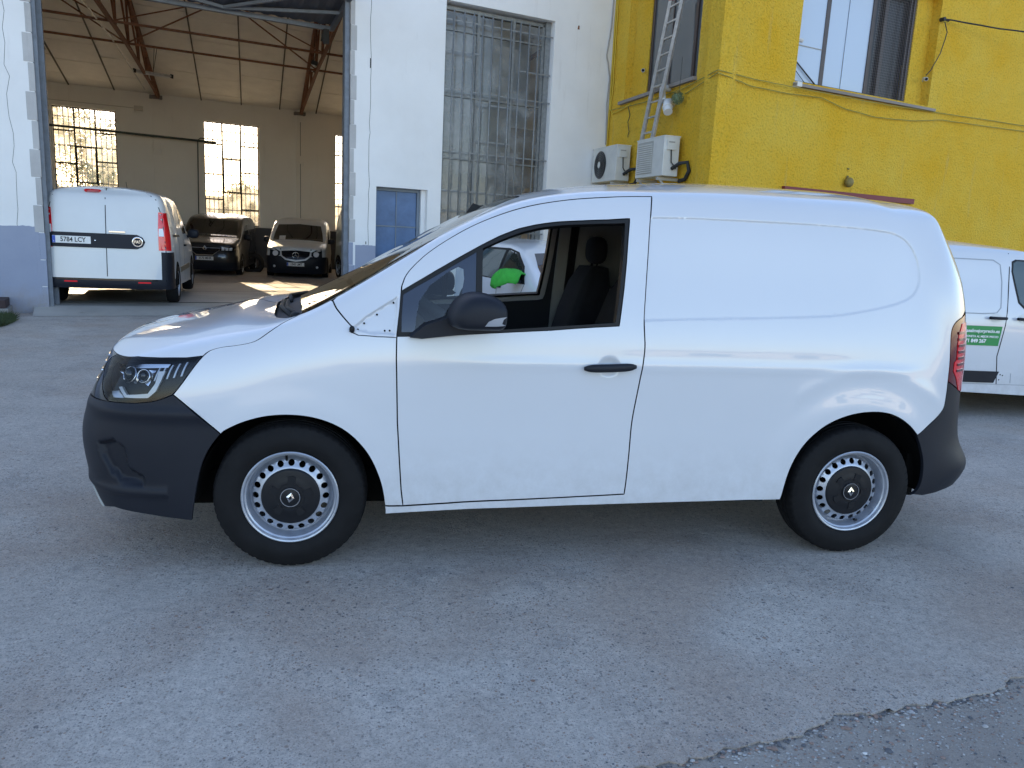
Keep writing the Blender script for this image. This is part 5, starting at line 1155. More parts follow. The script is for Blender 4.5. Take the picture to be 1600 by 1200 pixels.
# blue side door
mb = MB(); mb.box((5.273, .16, 0), (5.315, .24, 2.239)); mb.box((6.10, .16, 0), (6.155, .24, 2.239)); mb.box((5.315, .16, 2.185), (6.10, .24, 2.239)); df = mb.build('door_frame', doorframe, hg)
mb = MB(); mb.box((6.157, .10, 0), (6.236, .355, 2.239)); mb.build('door_reveal', white_wall, hg)
dl = MB(); dl.box((5.315, .20, .02), (6.10, .23, 2.185)); dl = dl.build('side_door', bluedoor, hg)
for a, b in ((5.322, 5.700), (5.716, 6.093)):
    for z0, z1 in ((.06, .75), (.77, 1.548), (1.572, 2.178)): mb = MB(); mb.box((a, .188, z0), (b, .2, z1), .004); mb.build('door_panel', bluedoor, dl)
mb = MB(); mb.box((5.70, .176, .02), (5.716, .2, 2.18)); mb.box((5.315, .176, 1.548), (6.10, .188, 1.572)); mb.build('door_ribs', doorframe, dl)
# barred front window
fr = MB(); U0, U1, Z0, Z1 = 6.50, 8.725, .95, 5.53
fr.box((U0, .18, Z0), (U0+.05, .24, Z1-.05)); fr.box((8.56, .18, Z0), (8.61, .24, Z1-.05)); fr.box((U0, .18, Z1-.10), (8.61, .24, Z1-.04)); fr.box((U0, .18, Z0), (8.61, .24, Z0+.05))
for u_ in (7.22, 7.95): fr.box((u_-.025, .17, Z0), (u_+.025, .25, Z1-.05))
for z_ in (1.9, 2.86, 3.97, 5.10): fr.box((U0, .175, z_-.014), (8.61, .245, z_+.014))
frs = fr.build('window_frame', greysteel, hg)
mb = MB(); mb.box((8.612, .14, Z0), (8.723, .355, Z1)); mb.build('window_reveal', greysteel, hg)
zs_ = [Z0+.05, 1.9, 2.86, 3.97, 5.10, Z1-.1]
for a, b in ((6.55, 7.195), (7.245, 7.925), (7.975, 8.56)):
    for z0, z1 in zip(zs_[:-1], zs_[1:]):
        tl_ = random.uniform(-.006, .006); mb = MB(); mb.add([(a, .205+tl_, z0+.02), (b, .205-tl_, z0+.02), (b, .205-tl_*.5, z1-.02), (a, .205+tl_*.5, z1-.02)], [(0, 1, 2, 3)]); mb.build('pane', pane_out, frs)
mb = MB(); mb.box((7.98, .27, 2.45), (8.60, .30, 3.55)); mb.build('inner_board', mat('brown_board', (.20, .15, .11), .8, var=.1), hg)
mb = MB(); mb.box((6.5, .9, .9), (8.7, .95, 5.6)); mb.build('inner_screen', mat('inner_grey', (.42, .43, .43), .8, var=.10, vscale=1.2), hg)
for u_ in (6.665, 6.86, 7.055, 7.235, 7.43, 7.62, 7.81, 8.01, 8.20, 8.39): mb = MB(); mb.tube([(u_, .02, .97), (u_+random.uniform(-.008, .008), .02, 5.40)], .015, 7); mb.build('window_bar', greysteel, hg, smooth=True)
for z_ in (1.55, 2.27, 2.97, 4.05, 5.23): mb = MB(); mb.bar((6.50, .045, z_), (8.73, .045, z_+random.uniform(-.01, .01)), .010, .022); mb.build('cross_bar', greysteel, hg)
for z_, a, b in ((4.72, 6.5, 7.22), (4.55, 8.0, 8.7), (3.2, 7.2, 7.9), (3.86, 7.2, 7.9)): mb = MB(); mb.bar((a, .05, z_), (b, .05, z_), .010, .025); mb.build('cross_bar', greysteel, hg)

# ---------------------------------------------------------------- yellow building
yl = bthing('yellow_building', 'yellow stucco building with brown framed windows to the right of the hangar', 'building', u=10.10, w=0)
an = math.atan2(-3.93, 9.41-10.10); LD = (math.cos(an), math.sin(an)); LL = math.hypot(3.93, .69); LN = (-LD[1]*-1, LD[0]*-1)
inn = (-LD[1], LD[0]) if (-LD[1]) > 0 else (LD[1], -LD[0])      # into the building
def la(w): return w/-3.93*LL
lw = wallcells(yl, 'side_wall', yellow, (0, 0), LD, LL, 0, 9.5, [(la(-.62), la(-3.28), 4.16, 6.25)], .30, inn)
cx, cy = -.69, -3.93
wallcells(yl, 'front_wall', yellow, (cx, cy), (1, 0), 26, 0, 9.5, [(11.01-9.41, 14.387-9.41, 4.19, 6.05), (11.05-9.41, 14.25-9.41, .0, 2.40)], .32, (0, 1))
mb = MB(); mb.add([(0, 0, 9.4), (cx, cy, 9.4), (25.3, cy, 9.4), (25.3, 10, 9.4), (0, 10, 9.4)], [(0, 1, 2, 3, 4)]); mb.build('flat_roof', oldgrey, yl)
mb = MB(); mb.box((24.9, cy+.32, 0), (25.2, 10, 9.4)); mb.box((.3, 9.7, 0), (24.9, 10, 9.4)); mb.build('rear_wall', yellow, yl)
mb = MB(); mb.box((.3, cy+.34, 3.1), (24.9, 9.7, 3.3)); mb.build('upper_floor', trim2, yl)
q_ = lambda u, w, z: (u-10.10, w, z)
# right window: two sliding leaves with white blinds, dark leaf and netting
wf = MB(); A0, A1 = 11.012, 13.969; zb, zt = 4.205, 6.0; wy = -3.93+.20
for a, b in ((A0, A0+.05), (11.77, 11.86), (12.88, 12.96), (A1-.05, A1)): wf.box(q_(a, wy, zb), q_(b, wy+.05, zt))
wf.box(q_(A0, wy, zb), q_(A1, wy+.05, zb+.05)); wf.box(q_(A0, wy, zt-.05), q_(A1, wy+.05, zt))
wfo = wf.build('window_frame', brownalu, yl)
mb = MB(); mb.box(q_(A1, wy-.02, 4.19), q_(14.387, wy+.10, 6.05)); mb.build('window_return', yellow, yl)
skyglass = mat('sky_reflecting_glass', (.36, .42, .50), .04, spec=1., coat=1.)
blind = mat('white_blind', (.45, .54, .66), .5, coat=.6)
mb = MB(); mb.box(q_(A0+.05, wy+.012, zb+.05), q_(11.77, wy+.018, zt-.05)); mb.build('pane', blind, wfo)
mb = MB(); mb.box(q_(11.86, wy+.032, zb+.05), q_(12.32, wy+.038, zt-.05)); mb.build('pane', blind, wfo)
mb = MB(); mb.box(q_(12.32, wy+.020, zb+.05), q_(12.88, wy+.026, zt-.05)); mb.build('pane', blind, wfo)
mb = MB(); mb.box(q_(A0+.05, wy+.004, 4.80), q_(11.77, wy+.011, 4.815)); mb.build('blind_edge', gcable, wfo)
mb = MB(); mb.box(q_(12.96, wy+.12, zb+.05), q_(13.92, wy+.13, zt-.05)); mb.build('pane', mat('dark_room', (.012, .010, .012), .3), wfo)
mb = MB(); mb.box(q_(13.26, wy+.06, zb+.05), q_(13.33, wy+.11, zt-.05)); mb.box(q_(13.80, wy-.02, zb+.02), q_(13.83, wy+.0, zt)); mb.build('frame_post', brownalu, wfo)
mb = MB(); mb.tube([q_(11.05, wy-.02, 4.62), q_(11.7, wy-.02, 4.22)], .012, 5); mb.tube([q_(11.05, wy-.02, 4.50), q_(11.45, wy-.02, 4.22)], .006, 5); mb.build('loose_cable', cablem, yl)
mb = MB(); mb.tube([q_(11.02, wy-.06, 4.87), q_(11.22, wy-.06, 4.86)], .035, 8); mb.build('short_pipe', pvc, yl)
net = MB()
for i in range(24): x = 12.97+i*.041; net.box(q_(x, wy-.035, zb), q_(x+.0035, wy-.032, zt))
for i in range(42): z = zb+.02+i*.043; net.box(q_(12.95, wy-.038, z), q_(13.95, wy-.0355, z+.0035))
tag(net.build('window_netting', mat('netting', (.16, .15, .15), .7), yl), kind='stuff')
mb = MB(); mb.prism([(-3.93-.09, 4.145), (-3.93+.22, 4.195), (-3.93+.22, 4.13), (-3.93-.09, 4.10)], 0, 10.98-10.1, 14.50-10.1); mb.build('window_sill', sillm, yl)
mb = MB(); mb.box(q_(10.98, -4.03, 4.09), q_(11.09, -3.90, 4.17), .01); mb.build('sill_end', pvc, yl)
# door head below
mb = MB(); mb.box(q_(10.99, -4.00, 2.44), q_(14.30, -3.90, 2.53)); mb.build('door_head', redstrip, yl)
mb = MB(); mb.box(q_(11.05, -3.78, 0), q_(14.25, -3.72, 2.40)); mb.build('garage_door', mat('garage_red', (.12, .02, .025), .5), yl)
# left window on the angled wall
def LP(w, out, z): a = la(w); return (LD[0]*a-inn[0]*out, LD[1]*a-inn[1]*out, z)
def lbox(mb, w0, w1, o0, o1, z0, z1):
    P_ = [LP(w0, o0, z0), LP(w1, o0, z0), LP(w1, o1, z0), LP(w0, o1, z0), LP(w0, o0, z1), LP(w1, o0, z1), LP(w1, o1, z1), LP(w0, o1, z1)]
    return mb.add(P_, [(0,3,2,1),(4,5,6,7),(0,1,5,4),(1,2,6,5),(2,3,7,6),(3,0,4,7)])
mb = MB()
for a, b in ((-1.26, -1.34), (-2.80, -2.88), (-3.18, -3.25), (-2.03, -2.06)): lbox(mb, a, b, -.16, -.21, 4.18, 6.2)
lbox(mb, -1.30, -3.25, -.16, -.21, 4.18, 4.24); lbox(mb, -1.30, -3.25, -.16, -.21, 5.86, 5.92)
wl = mb.build('window_frame', brownalu, yl)
mb = MB(); lbox(mb, -.62, -1.262, -.14, -.20, 4.165, 6.24); mb.build('window_return', yellow, yl)
gl2 = mat('grey_office_glass', (.10, .11, .115), .06, spec=.9)
for a, b, o1 in ((-1.34, -2.03, -.185), (-2.06, -2.80, -.18), (-2.88, -3.18, -.19)):
    mb = MB(); lbox(mb, a, b, o1, o1-.006, 4.24, 5.86); mb.build('pane', gl2, wl)
mb = MB(); lbox(mb, -.50, -3.30, .07, -.18, 4.10, 4.155); mb.build('window_sill', sillm, yl)
# stretch of conduit painted with the wall
random.seed(11)
def cable(label, pts, r, m, name='cable', group='cables strung along the walls'):
    t_ = bthing(name, label, 'cable', group); P_ = []
    for (a, b) in zip(pts[:-1], pts[1:]):
        for k in range(6): s_ = k/6; P_.append(tuple(a[i]+(b[i]-a[i])*s_+(random.uniform(-.004, .004) if k else 0) for i in range(3)))
    P_.append(pts[-1]); mb = MB(); mb.tube(P_, r, 5); mb.build('sheath', m, t_); return t_
def YL(w, out, z): p = LP(w, out, z); return (p[0]+10.10, p[1], p[2])
cable('thin cable looping along the yellow front wall under the window with blinds', [YL(-.05, .02, 4.06), YL(-1.6, .03, 4.0), YL(-2.9, .03, 4.02), (9.36, -3.97, 4.13), (10.2, -3.968, 4.09), (11.1, -4.04, 4.06), (12.6, -4.04, 4.05), (14.5, -3.97, 4.10), (17.5, -3.968, 4.16), (19.5, -3.968, 4.22)], .008, ycable)
cable('lower sagging cable on the yellow front wall below the window sill', [YL(-3.0, .02, 3.93), (9.36, -3.97, 4.09), (10.1, -3.968, 3.98), (10.9, -3.968, 3.97), (11.6, -3.968, 4.0), (12.2, -3.968, 3.89), (13.0, -3.968, 3.84), (13.9, -3.968, 3.88), (14.8, -3.968, 3.99), (16.2, -3.968, 4.02), (19, -3.968, 4.1)], .008, ycable)
cable('bundle of grey cables running down the joint between the white and yellow walls', [(10.02, -.03, 7.2), (9.98, -.03, 5.6), (9.92, -.03, 5.1), (10.02, -.03, 4.7), (10.0, -.03, 4.2), (10.04, -.03, 3.4)], .014, gcable)
cable('yellow painted cable running down the corner beside the white wall', [YL(-.08, .025, 7.2), YL(-.10, .025, 5.5), YL(-.12, .025, 4.4), YL(-.06, .025, 4.1), YL(-.2, .025, 3.98), YL(-.55, .025, 4.0), YL(-1.0, .025, 4.05)], .014, mat('yellow_cable', (.60, .42, .03), .7))
cable('yellow painted pipe against the white wall from the corner to the outdoor units', [YL(-.03, .03, 7.0), YL(-.035, .03, 5.0), YL(-.03, .03, 2.2)], .018, MATS['yellow_cable'])
cable('short loose wires dangling on the yellow wall left of the ladder', [YL(-.9, .03, 4.02), YL(-1.0, .03, 3.85), YL(-.96, .04, 3.72), YL(-1.02, .03, 3.55), YL(-.98, .03, 3.45)], .008, dark_iron)
cable('black overhead cable leaving the anchor on the right window reveal', [(14.40, -4.0, 5.66), (15.5, -4.35, 5.60), (17.0, -4.9, 5.56), (20, -6.0, 5.6), (26, -8, 6.2)], .014, cablem)
cable('black cable drooping from the wall anchor to the camera in the window reveal', [(14.42, -4.0, 5.62), (14.50, -4.02, 5.45), (14.43, -4.0, 5.1), (14.28, -3.97, 4.8), (14.22, -3.93, 4.70)], .009, cablem)
t_ = bthing('cable_anchor', 'black porcelain-like anchor holding the overhead cable at the right window', 'anchor', u=14.39, w=-3.95, z=5.66)
mb = MB(); mb.tube([(0, .02, 0), (0, -.07, 0)], .035, 8); mb.tube([(0, -.05, 0), (.12, -.06, -.01)], .022, 8); mb.build('knob', cablem, t_)
def cctv(u, w, z, dirx, lb):
    t_ = bthing('security_camera', lb, 'camera', 'small security cameras', u, w, z)
    mb = MB(); mb.tube([(0, 0, 0), (.07*dirx, -.05, .02)], .012, 6); mb.build('bracket', pvc, t_)
    mb = MB(); mb.tube([(.03*dirx, -.05, .03), (.12*dirx, -.16, .0)], .034, 10); mb.build('housing', pvc, t_, auto=40)
    mb = MB(); mb.tube([(.12*dirx, -.16, .0), (.124*dirx, -.165, -.002)], .026, 10); mb.build('lens', gloss, t_)
cctv(14.28, -3.83, 4.62, -1, 'small grey camera in the right-hand window reveal')
p_ = YL(-1.15, -.10, 4.60); cctv(p_[0], p_[1], p_[2], -1, 'small white camera in the reveal left of the ladder')
t_ = bthing('wall_lamp', 'small weathered round lamp on the yellow wall above the red door head', 'lamp', u=12.50, w=-3.93, z=2.70)
mb = MB(); mb.sphere((0, -.07, 0), .085, .075, .085, 12, 8); mb.tube([(0, 0, .04), (0, -.03, .11)], .02, 6); mb.tube([(0, -.01, .22), (0, -.02, .24)], .02, 6); mb.build('shade', mat('dull_brass', (.22, .17, .05), .6, var=.3, vscale=20), t_, smooth=True)

# air conditioners on the angled yellow wall
def ac(w0, w1, z0, z1, o0, lb, fan):
    t_ = bthing('air_conditioner', lb, 'air conditioner', 'outdoor units on the yellow side wall')
    def X(w, o, z): p = YL(w, o, z); return p
    def bx(mb, wa, wb, oa, ob, za, zb_):
        P_ = [X(wa, oa, za), X(wb, oa, za), X(wb, ob, za), X(wa, ob, za), X(wa, oa, zb_), X(wb, oa, zb_), X(wb, ob, zb_), X(wa, ob, zb_)]
        return mb.add(P_, [(0,3,2,1),(4,5,6,7),(0,1,5,4),(1,2,6,5),(2,3,7,6),(3,0,4,7)])
    mb = MB(); bx(mb, w0, w1, o0, o0+.29, z0, z1); bod = mb.build('casing', acm, t_)
    bv = bod.modifiers.new('b', 'BEVEL'); bv.width = .012; bv.segments = 2
    mb = MB(); bx(mb, w0+.01, w1-.01, o0-.005, o0+.296, z1-.012, z1+.006); mb.build('lid', acm, t_)
    wd = w1-w0; fo = o0+.29
    if fan:      # round black fan guard
        c = (w0+wd*.36, z0+(z1-z0)*.5); mb = MB(); N_ = 36
        for rr, oo in ((.262, .004), (.262, .02), (.245, .026), (.06, .03), (.0, .03)):
            for k in range(N_): q = 2*math.pi*k/N_; mb.V.append(X(c[0]+rr*math.cos(q), fo+oo, c[1]+rr*math.sin(q)))
        for i in range(4):
            for k in range(N_): mb.F.append((i*N_+k, i*N_+(k+1) % N_, (i+1)*N_+(k+1) % N_, (i+1)*N_+k))
        g_ = mb.build('fan_guard', gloss, t_)
        mb = MB(); N_ = 20; mb.V = [X(c[0]+.062*math.cos(2*math.pi*k/N_), fo+.036, c[1]+.062*math.sin(2*math.pi*k/N_)) for k in range(N_)]; mb.F = [tuple(range(N_))]; mb.build('fan_hub', acm, g_)
        for rr in (.10, .14, .18, .22):
            mb = MB(); mb.tube([X(c[0]+rr*math.cos(2*math.pi*k/28), fo+.034, c[1]+rr*math.sin(2*math.pi*k/28)) for k in range(29)], .003, 4); mb.build('guard_ring', seal, g_)
    else:        # square louvred grille
        mb = MB(); bx(mb, w0+wd*.06, w0+wd*.62, fo, fo+.006, z0+.06, z1-.05); g_ = mb.build('grille', acm2, t_)
        for k in range(14):
            z = z0+.075+k*(z1-z0-.15)/14; mb = MB(); bx(mb, w0+wd*.075, w0+wd*.60, fo+.006, fo+.018, z, z+.018); mb.build('louvre', acm, g_)
    ws = w1+(-.012 if w1 < w0 else .012)
    mb = MB(); bx(mb, w1, ws-.02, o0+.09, o0+.24, z1-.22, z1-.06); mb.build('terminal_cover', acm, t_)
    mb = MB(); bx(mb, ws-.02, ws-.024, o0+.11, o0+.22, z1-.11, z1-.09); mb.build('cover_slot', gcable, t_)
    mb = MB(); mb.tube([X(w1-.02, o0+.16, z1-.22), X(w1-.03, o0+.15, z1-.42), X(w1-.05, o0+.10, z0+.16), X(w1-.03, o0+.06, z0+.12)], .010, 6)
    mb.build('power_lead', cablem, t_)
    mb = MB(); mb.tube([X(w1-.01, o0+.12, z0+.12), X(w1-.14, o0+.06, z0+.20), X(w1-.24, o0-.03, z0+.22), X(w1-.28, o0-.05, z0+.08), X(w1-.20, o0-.03, z0-.05), X(w1-.02, o0-.03, z0-.07)], .032, 8)
    mb.build('insulated_pipe', cablem, t_, smooth=True)
    mb = MB()
    for w_ in (w0-.12, w1+.14): mb.bar(X(w_, -.02, z0-.04), X(w_, o0+.31, z0-.04), .04, .05); mb.bar(X(w_, 0, z0-.35), X(w_, o0+.25, z0-.06), .03, .03)
    mb.build('bracket', acm2, t_)
    return t_
ac(-2.10, -3.08, 2.60, 3.24, .08, 'white outdoor unit with a square louvred grille, in front below the ladder', False)
ac(-.12, -1.22, 2.62, 3.27, .06, 'white outdoor unit with a round black fan, behind beside the white wall', True)
# ladder
ld = bthing('ladder', 'aluminium ladder with red rail tips leaning against the yellow side window', 'ladder')
def LDP(s, t): # s 0/1 rail, t along
    a = Vector(YL(-2.13-.40*s, .30, 3.30)); b = Vector(YL(-2.34-.42*s, .07, 5.52)); return a+(b-a)*t
for s_ in (0, 1):
    mb = MB(); a, b = LDP(s_, -.05), LDP(s_, 1); mb.bar(a, b, .035, .085); mb.build('rail', alu, ld)
    mb = MB(); b2 = LDP(s_, 1.012); mb.bar(b, b2, .04, .09); mb.build('rail_tip', mat('faded_red', (.35, .05, .04), .6), ld)
for k in range(9):
    t = .03+k*.115; a, b = LDP(0, t), LDP(1, t); d_ = (b-a).normalized()
    mb = MB(); mb.bar(a-d_*.0, b+d_*.0, .03, .028); mb.build('rung', alu, ld)
    mb = MB(); q1 = b+d_*.0176; q2 = b+d_*.020; mb.bar(q1, q2, .022, .022); mb.build('rung_end', dark_iron, ld)
# waste pipe elbow and the ball of green twine
wp = bthing('waste_pipe', 'white plastic elbow pipe sticking out of the yellow wall right of the ladder', 'pipe')
mb = MB(); mb.tube([YL(-2.45, .02, 4.10), YL(-2.47, .16, 4.09), YL(-2.55, .20, 3.96), YL(-2.60, .20, 3.86)], .055, 12); mb.build('elbow', pvc, wp, auto=50)
mb = MB(); mb.tube([YL(-2.62, .04, 3.84), YL(-2.68, .16, 3.82), YL(-2.80, .22, 3.74), YL(-2.88, .24, 3.64)], .075, 12); mb.tube([YL(-2.80, .22, 3.74), YL(-2.83, .225, 3.71)], .085, 12); mb.build('elbow', pvc, wp, auto=50)
tw = bthing('plant_ball', 'ball of variegated green leaves hanging on a wire beside the white elbow pipe', 'plant')
mb = MB(); c_ = Vector(YL(-2.98, .14, 3.86)); random.seed(2)
for k in range(420):
    d_ = Vector((random.gauss(0, 1), random.gauss(0, 1), random.gauss(0, 1))).normalized(); p = c_+d_*random.uniform(.06, .105); t1 = d_.cross(Vector((random.random(), random.random(), random.random()))).normalized()*.018; t2 = d_.cross(t1).normalized()*.009
    mb.add([p-t1, p+t2+d_*.006, p+t1, p-t2], [(0, 1, 2, 3)])
tag(mb.build('leaves', mat('variegated_leaf', (.35, .42, .22), .7, var2=(.04, .09, .05), vscale=60), tw), kind='stuff')
mb = MB(); mb.tube([YL(-2.95, .1, 4.5), YL(-2.98, .12, 3.95)], .005, 4); mb.build('wire', dark_iron, tw)

# ---------------------------------------------------------------- ground
def groundmat():
    m = bpy.data.materials.new('yard_concrete'); m.use_nodes = True; n = m.node_tree.nodes; l = m.node_tree.links; b = n['Principled BSDF']; b.inputs['Roughness'].default_value = .88; b.inputs['Specular IOR Level'].default_value = .3
    tc = n.new('ShaderNodeTexCoord'); P = tc.outputs['Object']
    def noise(s, d=6, r=.6): q = n.new('ShaderNodeTexNoise'); q.inputs['Scale'].default_value = s; q.inputs['Detail'].default_value = d; q.inputs['Roughness'].default_value = r; l.new(P, q.inputs[0]); return q.outputs[0]
    def ramp(f, stops): q = n.new('ShaderNodeValToRGB'); e = q.color_ramp.elements; e[0].position, e[0].color = stops[0][0], (*stops[0][1], 1); e[1].position, e[1].color = stops[-1][0], (*stops[-1][1], 1)
    def mrange(f, a, b_, c, d): q = n.new('ShaderNodeMapRange'); q.inputs['From Min'].default_value = a; q.inputs['From Max'].default_value = b_; q.inputs['To Min'].default_value = c; q.inputs['To Max'].default_value = d; l.new(f, q.inputs[0]); return q.outputs[0]
    def mix(f, a, b_, mode='MIX'):
        q = n.new('ShaderNodeMix'); q.data_type = 'RGBA'; q.blend_type = mode
        for s_, v in (('Factor', f), ('A', a), ('B', b_)):
            if isinstance(v, tuple): q.inputs[s_].default_value = (*v, 1)
            elif isinstance(v, (int, float)): q.inputs[s_].default_value = v
            else: l.new(v, q.inputs[s_])
        return q.outputs['Result']
    base = mix(mrange(noise(.35, 4), .3, .7, 0, 1), (.54, .475, .41), (.70, .64, .57))
    base = mix(mrange(noise(1.7, 8, .7), .42, .72, 0, .75), base, (.40, .35, .31))
    base = mix(mrange(noise(4.5, 6, .7), .55, .75, 0, .6), base, (.68, .63, .57))
    base = mix(mrange(noise(.9, 3, .5), .48, .64, 0, .65), base, (.50, .39, .31))
    base = mix(mrange(noise(2.6, 7, .7), .56, .70, 0, .6), base, (.30, .28, .265))
    base = mix(mrange(noise(28, 6, .8), .38, .66, 0, .9), base, mix(.5, base, (.17, .155, .14)))
    base = mix(mrange(noise(120, 4, .8), .50, .68, 0, .75), base, (.20, .18, .165))
    base = mix(mrange(noise(85, 4, .8), .58, .72, 0, .7), base, (.80, .76, .70))
    # exposed aggregate: two sizes of grains
    hts = []
    wr = n.new('ShaderNodeTexNoise'); wr.inputs['Scale'].default_value = 1.3; wr.inputs['Detail'].default_value = 3; l.new(P, wr.inputs[0])
    worn = mrange(wr.outputs[0], .38, .66, .40, .95)
    for sc_, th, dens in ((150, .30, .45), (80, .28, .30), (34, .20, .10)):
        v = n.new('ShaderNodeTexVoronoi'); v.inputs['Scale'].default_value = sc_; l.new(P, v.inputs['Vector'])
        spot = mrange(v.outputs['Distance'], th, th+.12, 1, 0)
        sel = n.new('ShaderNodeSeparateColor'); l.new(v.outputs['Color'], sel.inputs[0])
        pick = mrange(sel.outputs[0], 1-dens-.02, 1-dens, 0, 1)
        mm = n.new('ShaderNodeMath'); mm.operation = 'MULTIPLY'; l.new(spot, mm.inputs[0]); l.new(pick, mm.inputs[1])
        m3 = n.new('ShaderNodeMath'); m3.operation = 'MULTIPLY'; l.new(mm.outputs[0], m3.inputs[0]); l.new(worn, m3.inputs[1])
        cr = n.new('ShaderNodeValToRGB'); e = cr.color_ramp.elements; e[0].position = 0; e[0].color = (.09, .095, .11, 1); e[1].position = 1; e[1].color = (.40, .39, .37, 1)
        for p_, c_ in ((.35, (.16, .155, .15, 1)), (.55, (.30, .17, .11, 1)), (.65, (.28, .27, .26, 1))): x = e.new(p_); x.color = c_
        l.new(sel.outputs[1], cr.inputs[0]); base = mix(m3.outputs[0], base, cr.outputs[0]); hts.append(m3.outputs[0])
    l.new(base, b.inputs['Base Color'])
    bn = n.new('ShaderNodeBump'); bn.inputs['Strength'].default_value = .8; bn.inputs['Distance'].default_value = .010; l.new(noise(55, 7, .8), bn.inputs['Height'])
    b2 = n.new('ShaderNodeBump'); b2.inputs['Strength'].default_value = .6; b2.inputs['Distance'].default_value = .006; l.new(hts[1], b2.inputs['Height']); l.new(bn.outputs[0], b2.inputs['Normal'])
    b3 = n.new('ShaderNodeBump'); b3.inputs['Strength'].default_value = .5; b3.inputs['Distance'].default_value = .03; l.new(noise(7, 5), b3.inputs['Height']); l.new(b2.outputs[0], b3.inputs['Normal'])
    l.new(b3.outputs[0], b.inputs['Normal']); return m
gm = groundmat()
earth = plaster('gritty_earth', (.33, .29, .255), (.46, .415, .365), scuff=(.08, .06, .05), amt=.6, streak=False, bump=1., bs=60, bd=.02, rough=.95)
# concrete sheet with a broken edge towards the near right corner; beyond it grit, a little lower
edge = [(.60, -1.72), (.9, -1.52), (1.14, -1.42), (1.26, -1.41), (1.42, -1.37), (1.58, -1.35), (1.74, -1.31), (1.83, -1.26), (1.92, -1.23), (2.02, -1.25), (2.10, -1.24), (2.22, -1.215), (2.35, -1.20), (2.47, -1.17), (2.58, -1.17), (2.63, -1.12), (2.74, -1.09), (3.0, -1.02), (3.4, -1.0), (4.2, -.92)]
random.seed(4); E_ = []
for (a, b) in zip(edge[:-1], edge[1:]):
    for k in range(4): t = k/4; E_.append((a[0]+(b[0]-a[0])*t+random.uniform(-.008, .008), a[1]+(b[1]-a[1])*t+random.uniform(-.014, .014)))
E_.append(edge[-1])
outer = [(4.2, 9), (-5.5, 9.7), (-9, 9), (-9, -8), (-3, -8), (.0, -3.2)]
loop = E_+outer; n_ = len(loop)
V = [(x, y, 0) for x, y in loop]+[(x, y+.006, -.03) for x, y in E_]
bm = bmesh.new(); vs = [bm.verts.new(v) for v in V[:n_]]; f_ = bm.faces.new(vs); bmesh.ops.triangulate(bm, faces=[f_]); bm.verts.index_update()
F = [[v.index for v in f.verts] for f in bm.faces]; bm.free()
for i in range(len(E_)-1): F.append([i, i+1, n_+i+1, n_+i])
# far sheet around it
V2 = [(-9, -8, 0), (-9, 9, 0), (-5.5, 9.7, 0), (4.2, 9, 0), (4.2, -.92, 0)]
k = len(V); V += [(-250, -250, 0), (250, -250, 0), (250, 250, 0), (-250, 250, 0), (-9, -8, 0), (-9, 9, 0), (-5.5, 9.7, 0), (4.2, 9, 0), (4.2, -.92, 0), (250, -.92, 0), (-3, -8, 0), (-3, -250, 0), (0, -3.2, 0)]
F += [[k, k+4, k+5, k+3], [k+5, k+6, k+7, k+2, k+3], [k+7, k+8, k+9, k+2], [k, k+11, k+10, k+4]]
gr = mesh('ground', V, F, gm); tag(gr, kind='structure')
bm = bmesh.new(); bm.from_mesh(gr.data); bmesh.ops.recalc_face_normals(bm, faces=bm.faces[:]); bm.to_mesh(gr.data); bm.free()
ver = mesh('grit_verge', [(-4, -250, -.009), (250, -250, -.009), (250, -.5, -.009), (-4, -.5, -.009)], [(0, 1, 2, 3)], earth); tag(ver, kind='structure')
def gcrack(pts, w, seed):
    rnd = random.Random(seed); P_ = []
    for a, b in zip(pts[:-1], pts[1:]):
        for k in range(9): t = k/9; P_.append((a[0]+(b[0]-a[0])*t+rnd.gauss(0, .013), a[1]+(b[1]-a[1])*t+rnd.gauss(0, .013)))
    P_.append(pts[-1]); V = []; F = []
    for i, p in enumerate(P_):
        ww = w*rnd.uniform(.3, 1.3); V += [(p[0]-ww, p[1], .0025), (p[0]+ww*.4, p[1]+ww, .0025)]
    for i in range(len(P_)-1): F.append((2*i, 2*i+1, 2*i+3, 2*i+2))
    return tag(mesh('concrete_crack', V, F, mat('crack_dirt', (.26, .245, .23), .95)), kind='structure')
gcrack([(-.35, -1.6), (-1.2, -.55), (-1.45, .4), (-2.6, 2.0), (-3.4, 4.2)], .0035, 4)
gcrack([(-7, 5.2), (-4, 5.6), (-1, 6.3), (2, 7.1), (4, 7.6)], .006, 6)
# loose stones
def stones(name, pts, m, seed=1):
    rnd = random.Random(seed); V = []; F = []
    for x, y, z, s_ in pts:
        k = len(V); a = rnd.random()*6.28; f = rnd.uniform(.4, .8); st = rnd.uniform(.6, 1)
        for i, (h, r) in enumerate(((-.3, .75), (.15, 1.), (.55, .6))):
            for j in range(6):
                q = a+j*math.pi/3; rr = s_*r*rnd.uniform(.75, 1.15); V.append((x+rr*math.cos(q), y+rr*st*math.sin(q), z+s_*f*h))
        for i in (0, 1):
            for j in range(6): F.append((k+i*6+j, k+i*6+(j+1) % 6, k+(i+1)*6+(j+1) % 6, k+(i+1)*6+j))
        F.append(tuple(k+12+j for j in range(6)))
    return tag(mesh(name, V, F, m), kind='stuff')
st1 = mat('stone_grey', (.40, .39, .375), .85, var=.3, vscale=25); st2 = mat('stone_brown', (.30, .21, .17), .85, var=.3, vscale=25); st3 = mat('stone_white', (.68, .67, .63), .8, var=.15, vscale=25); st4 = mat('stone_dark', (.12, .122, .13), .8, var=.2, vscale=25)
rnd = random.Random(9); ex_, ey_ = zip(*edge)
def edgey(x): return float(np.interp(x, ex_, ey_))
G_ = [[], [], [], []]
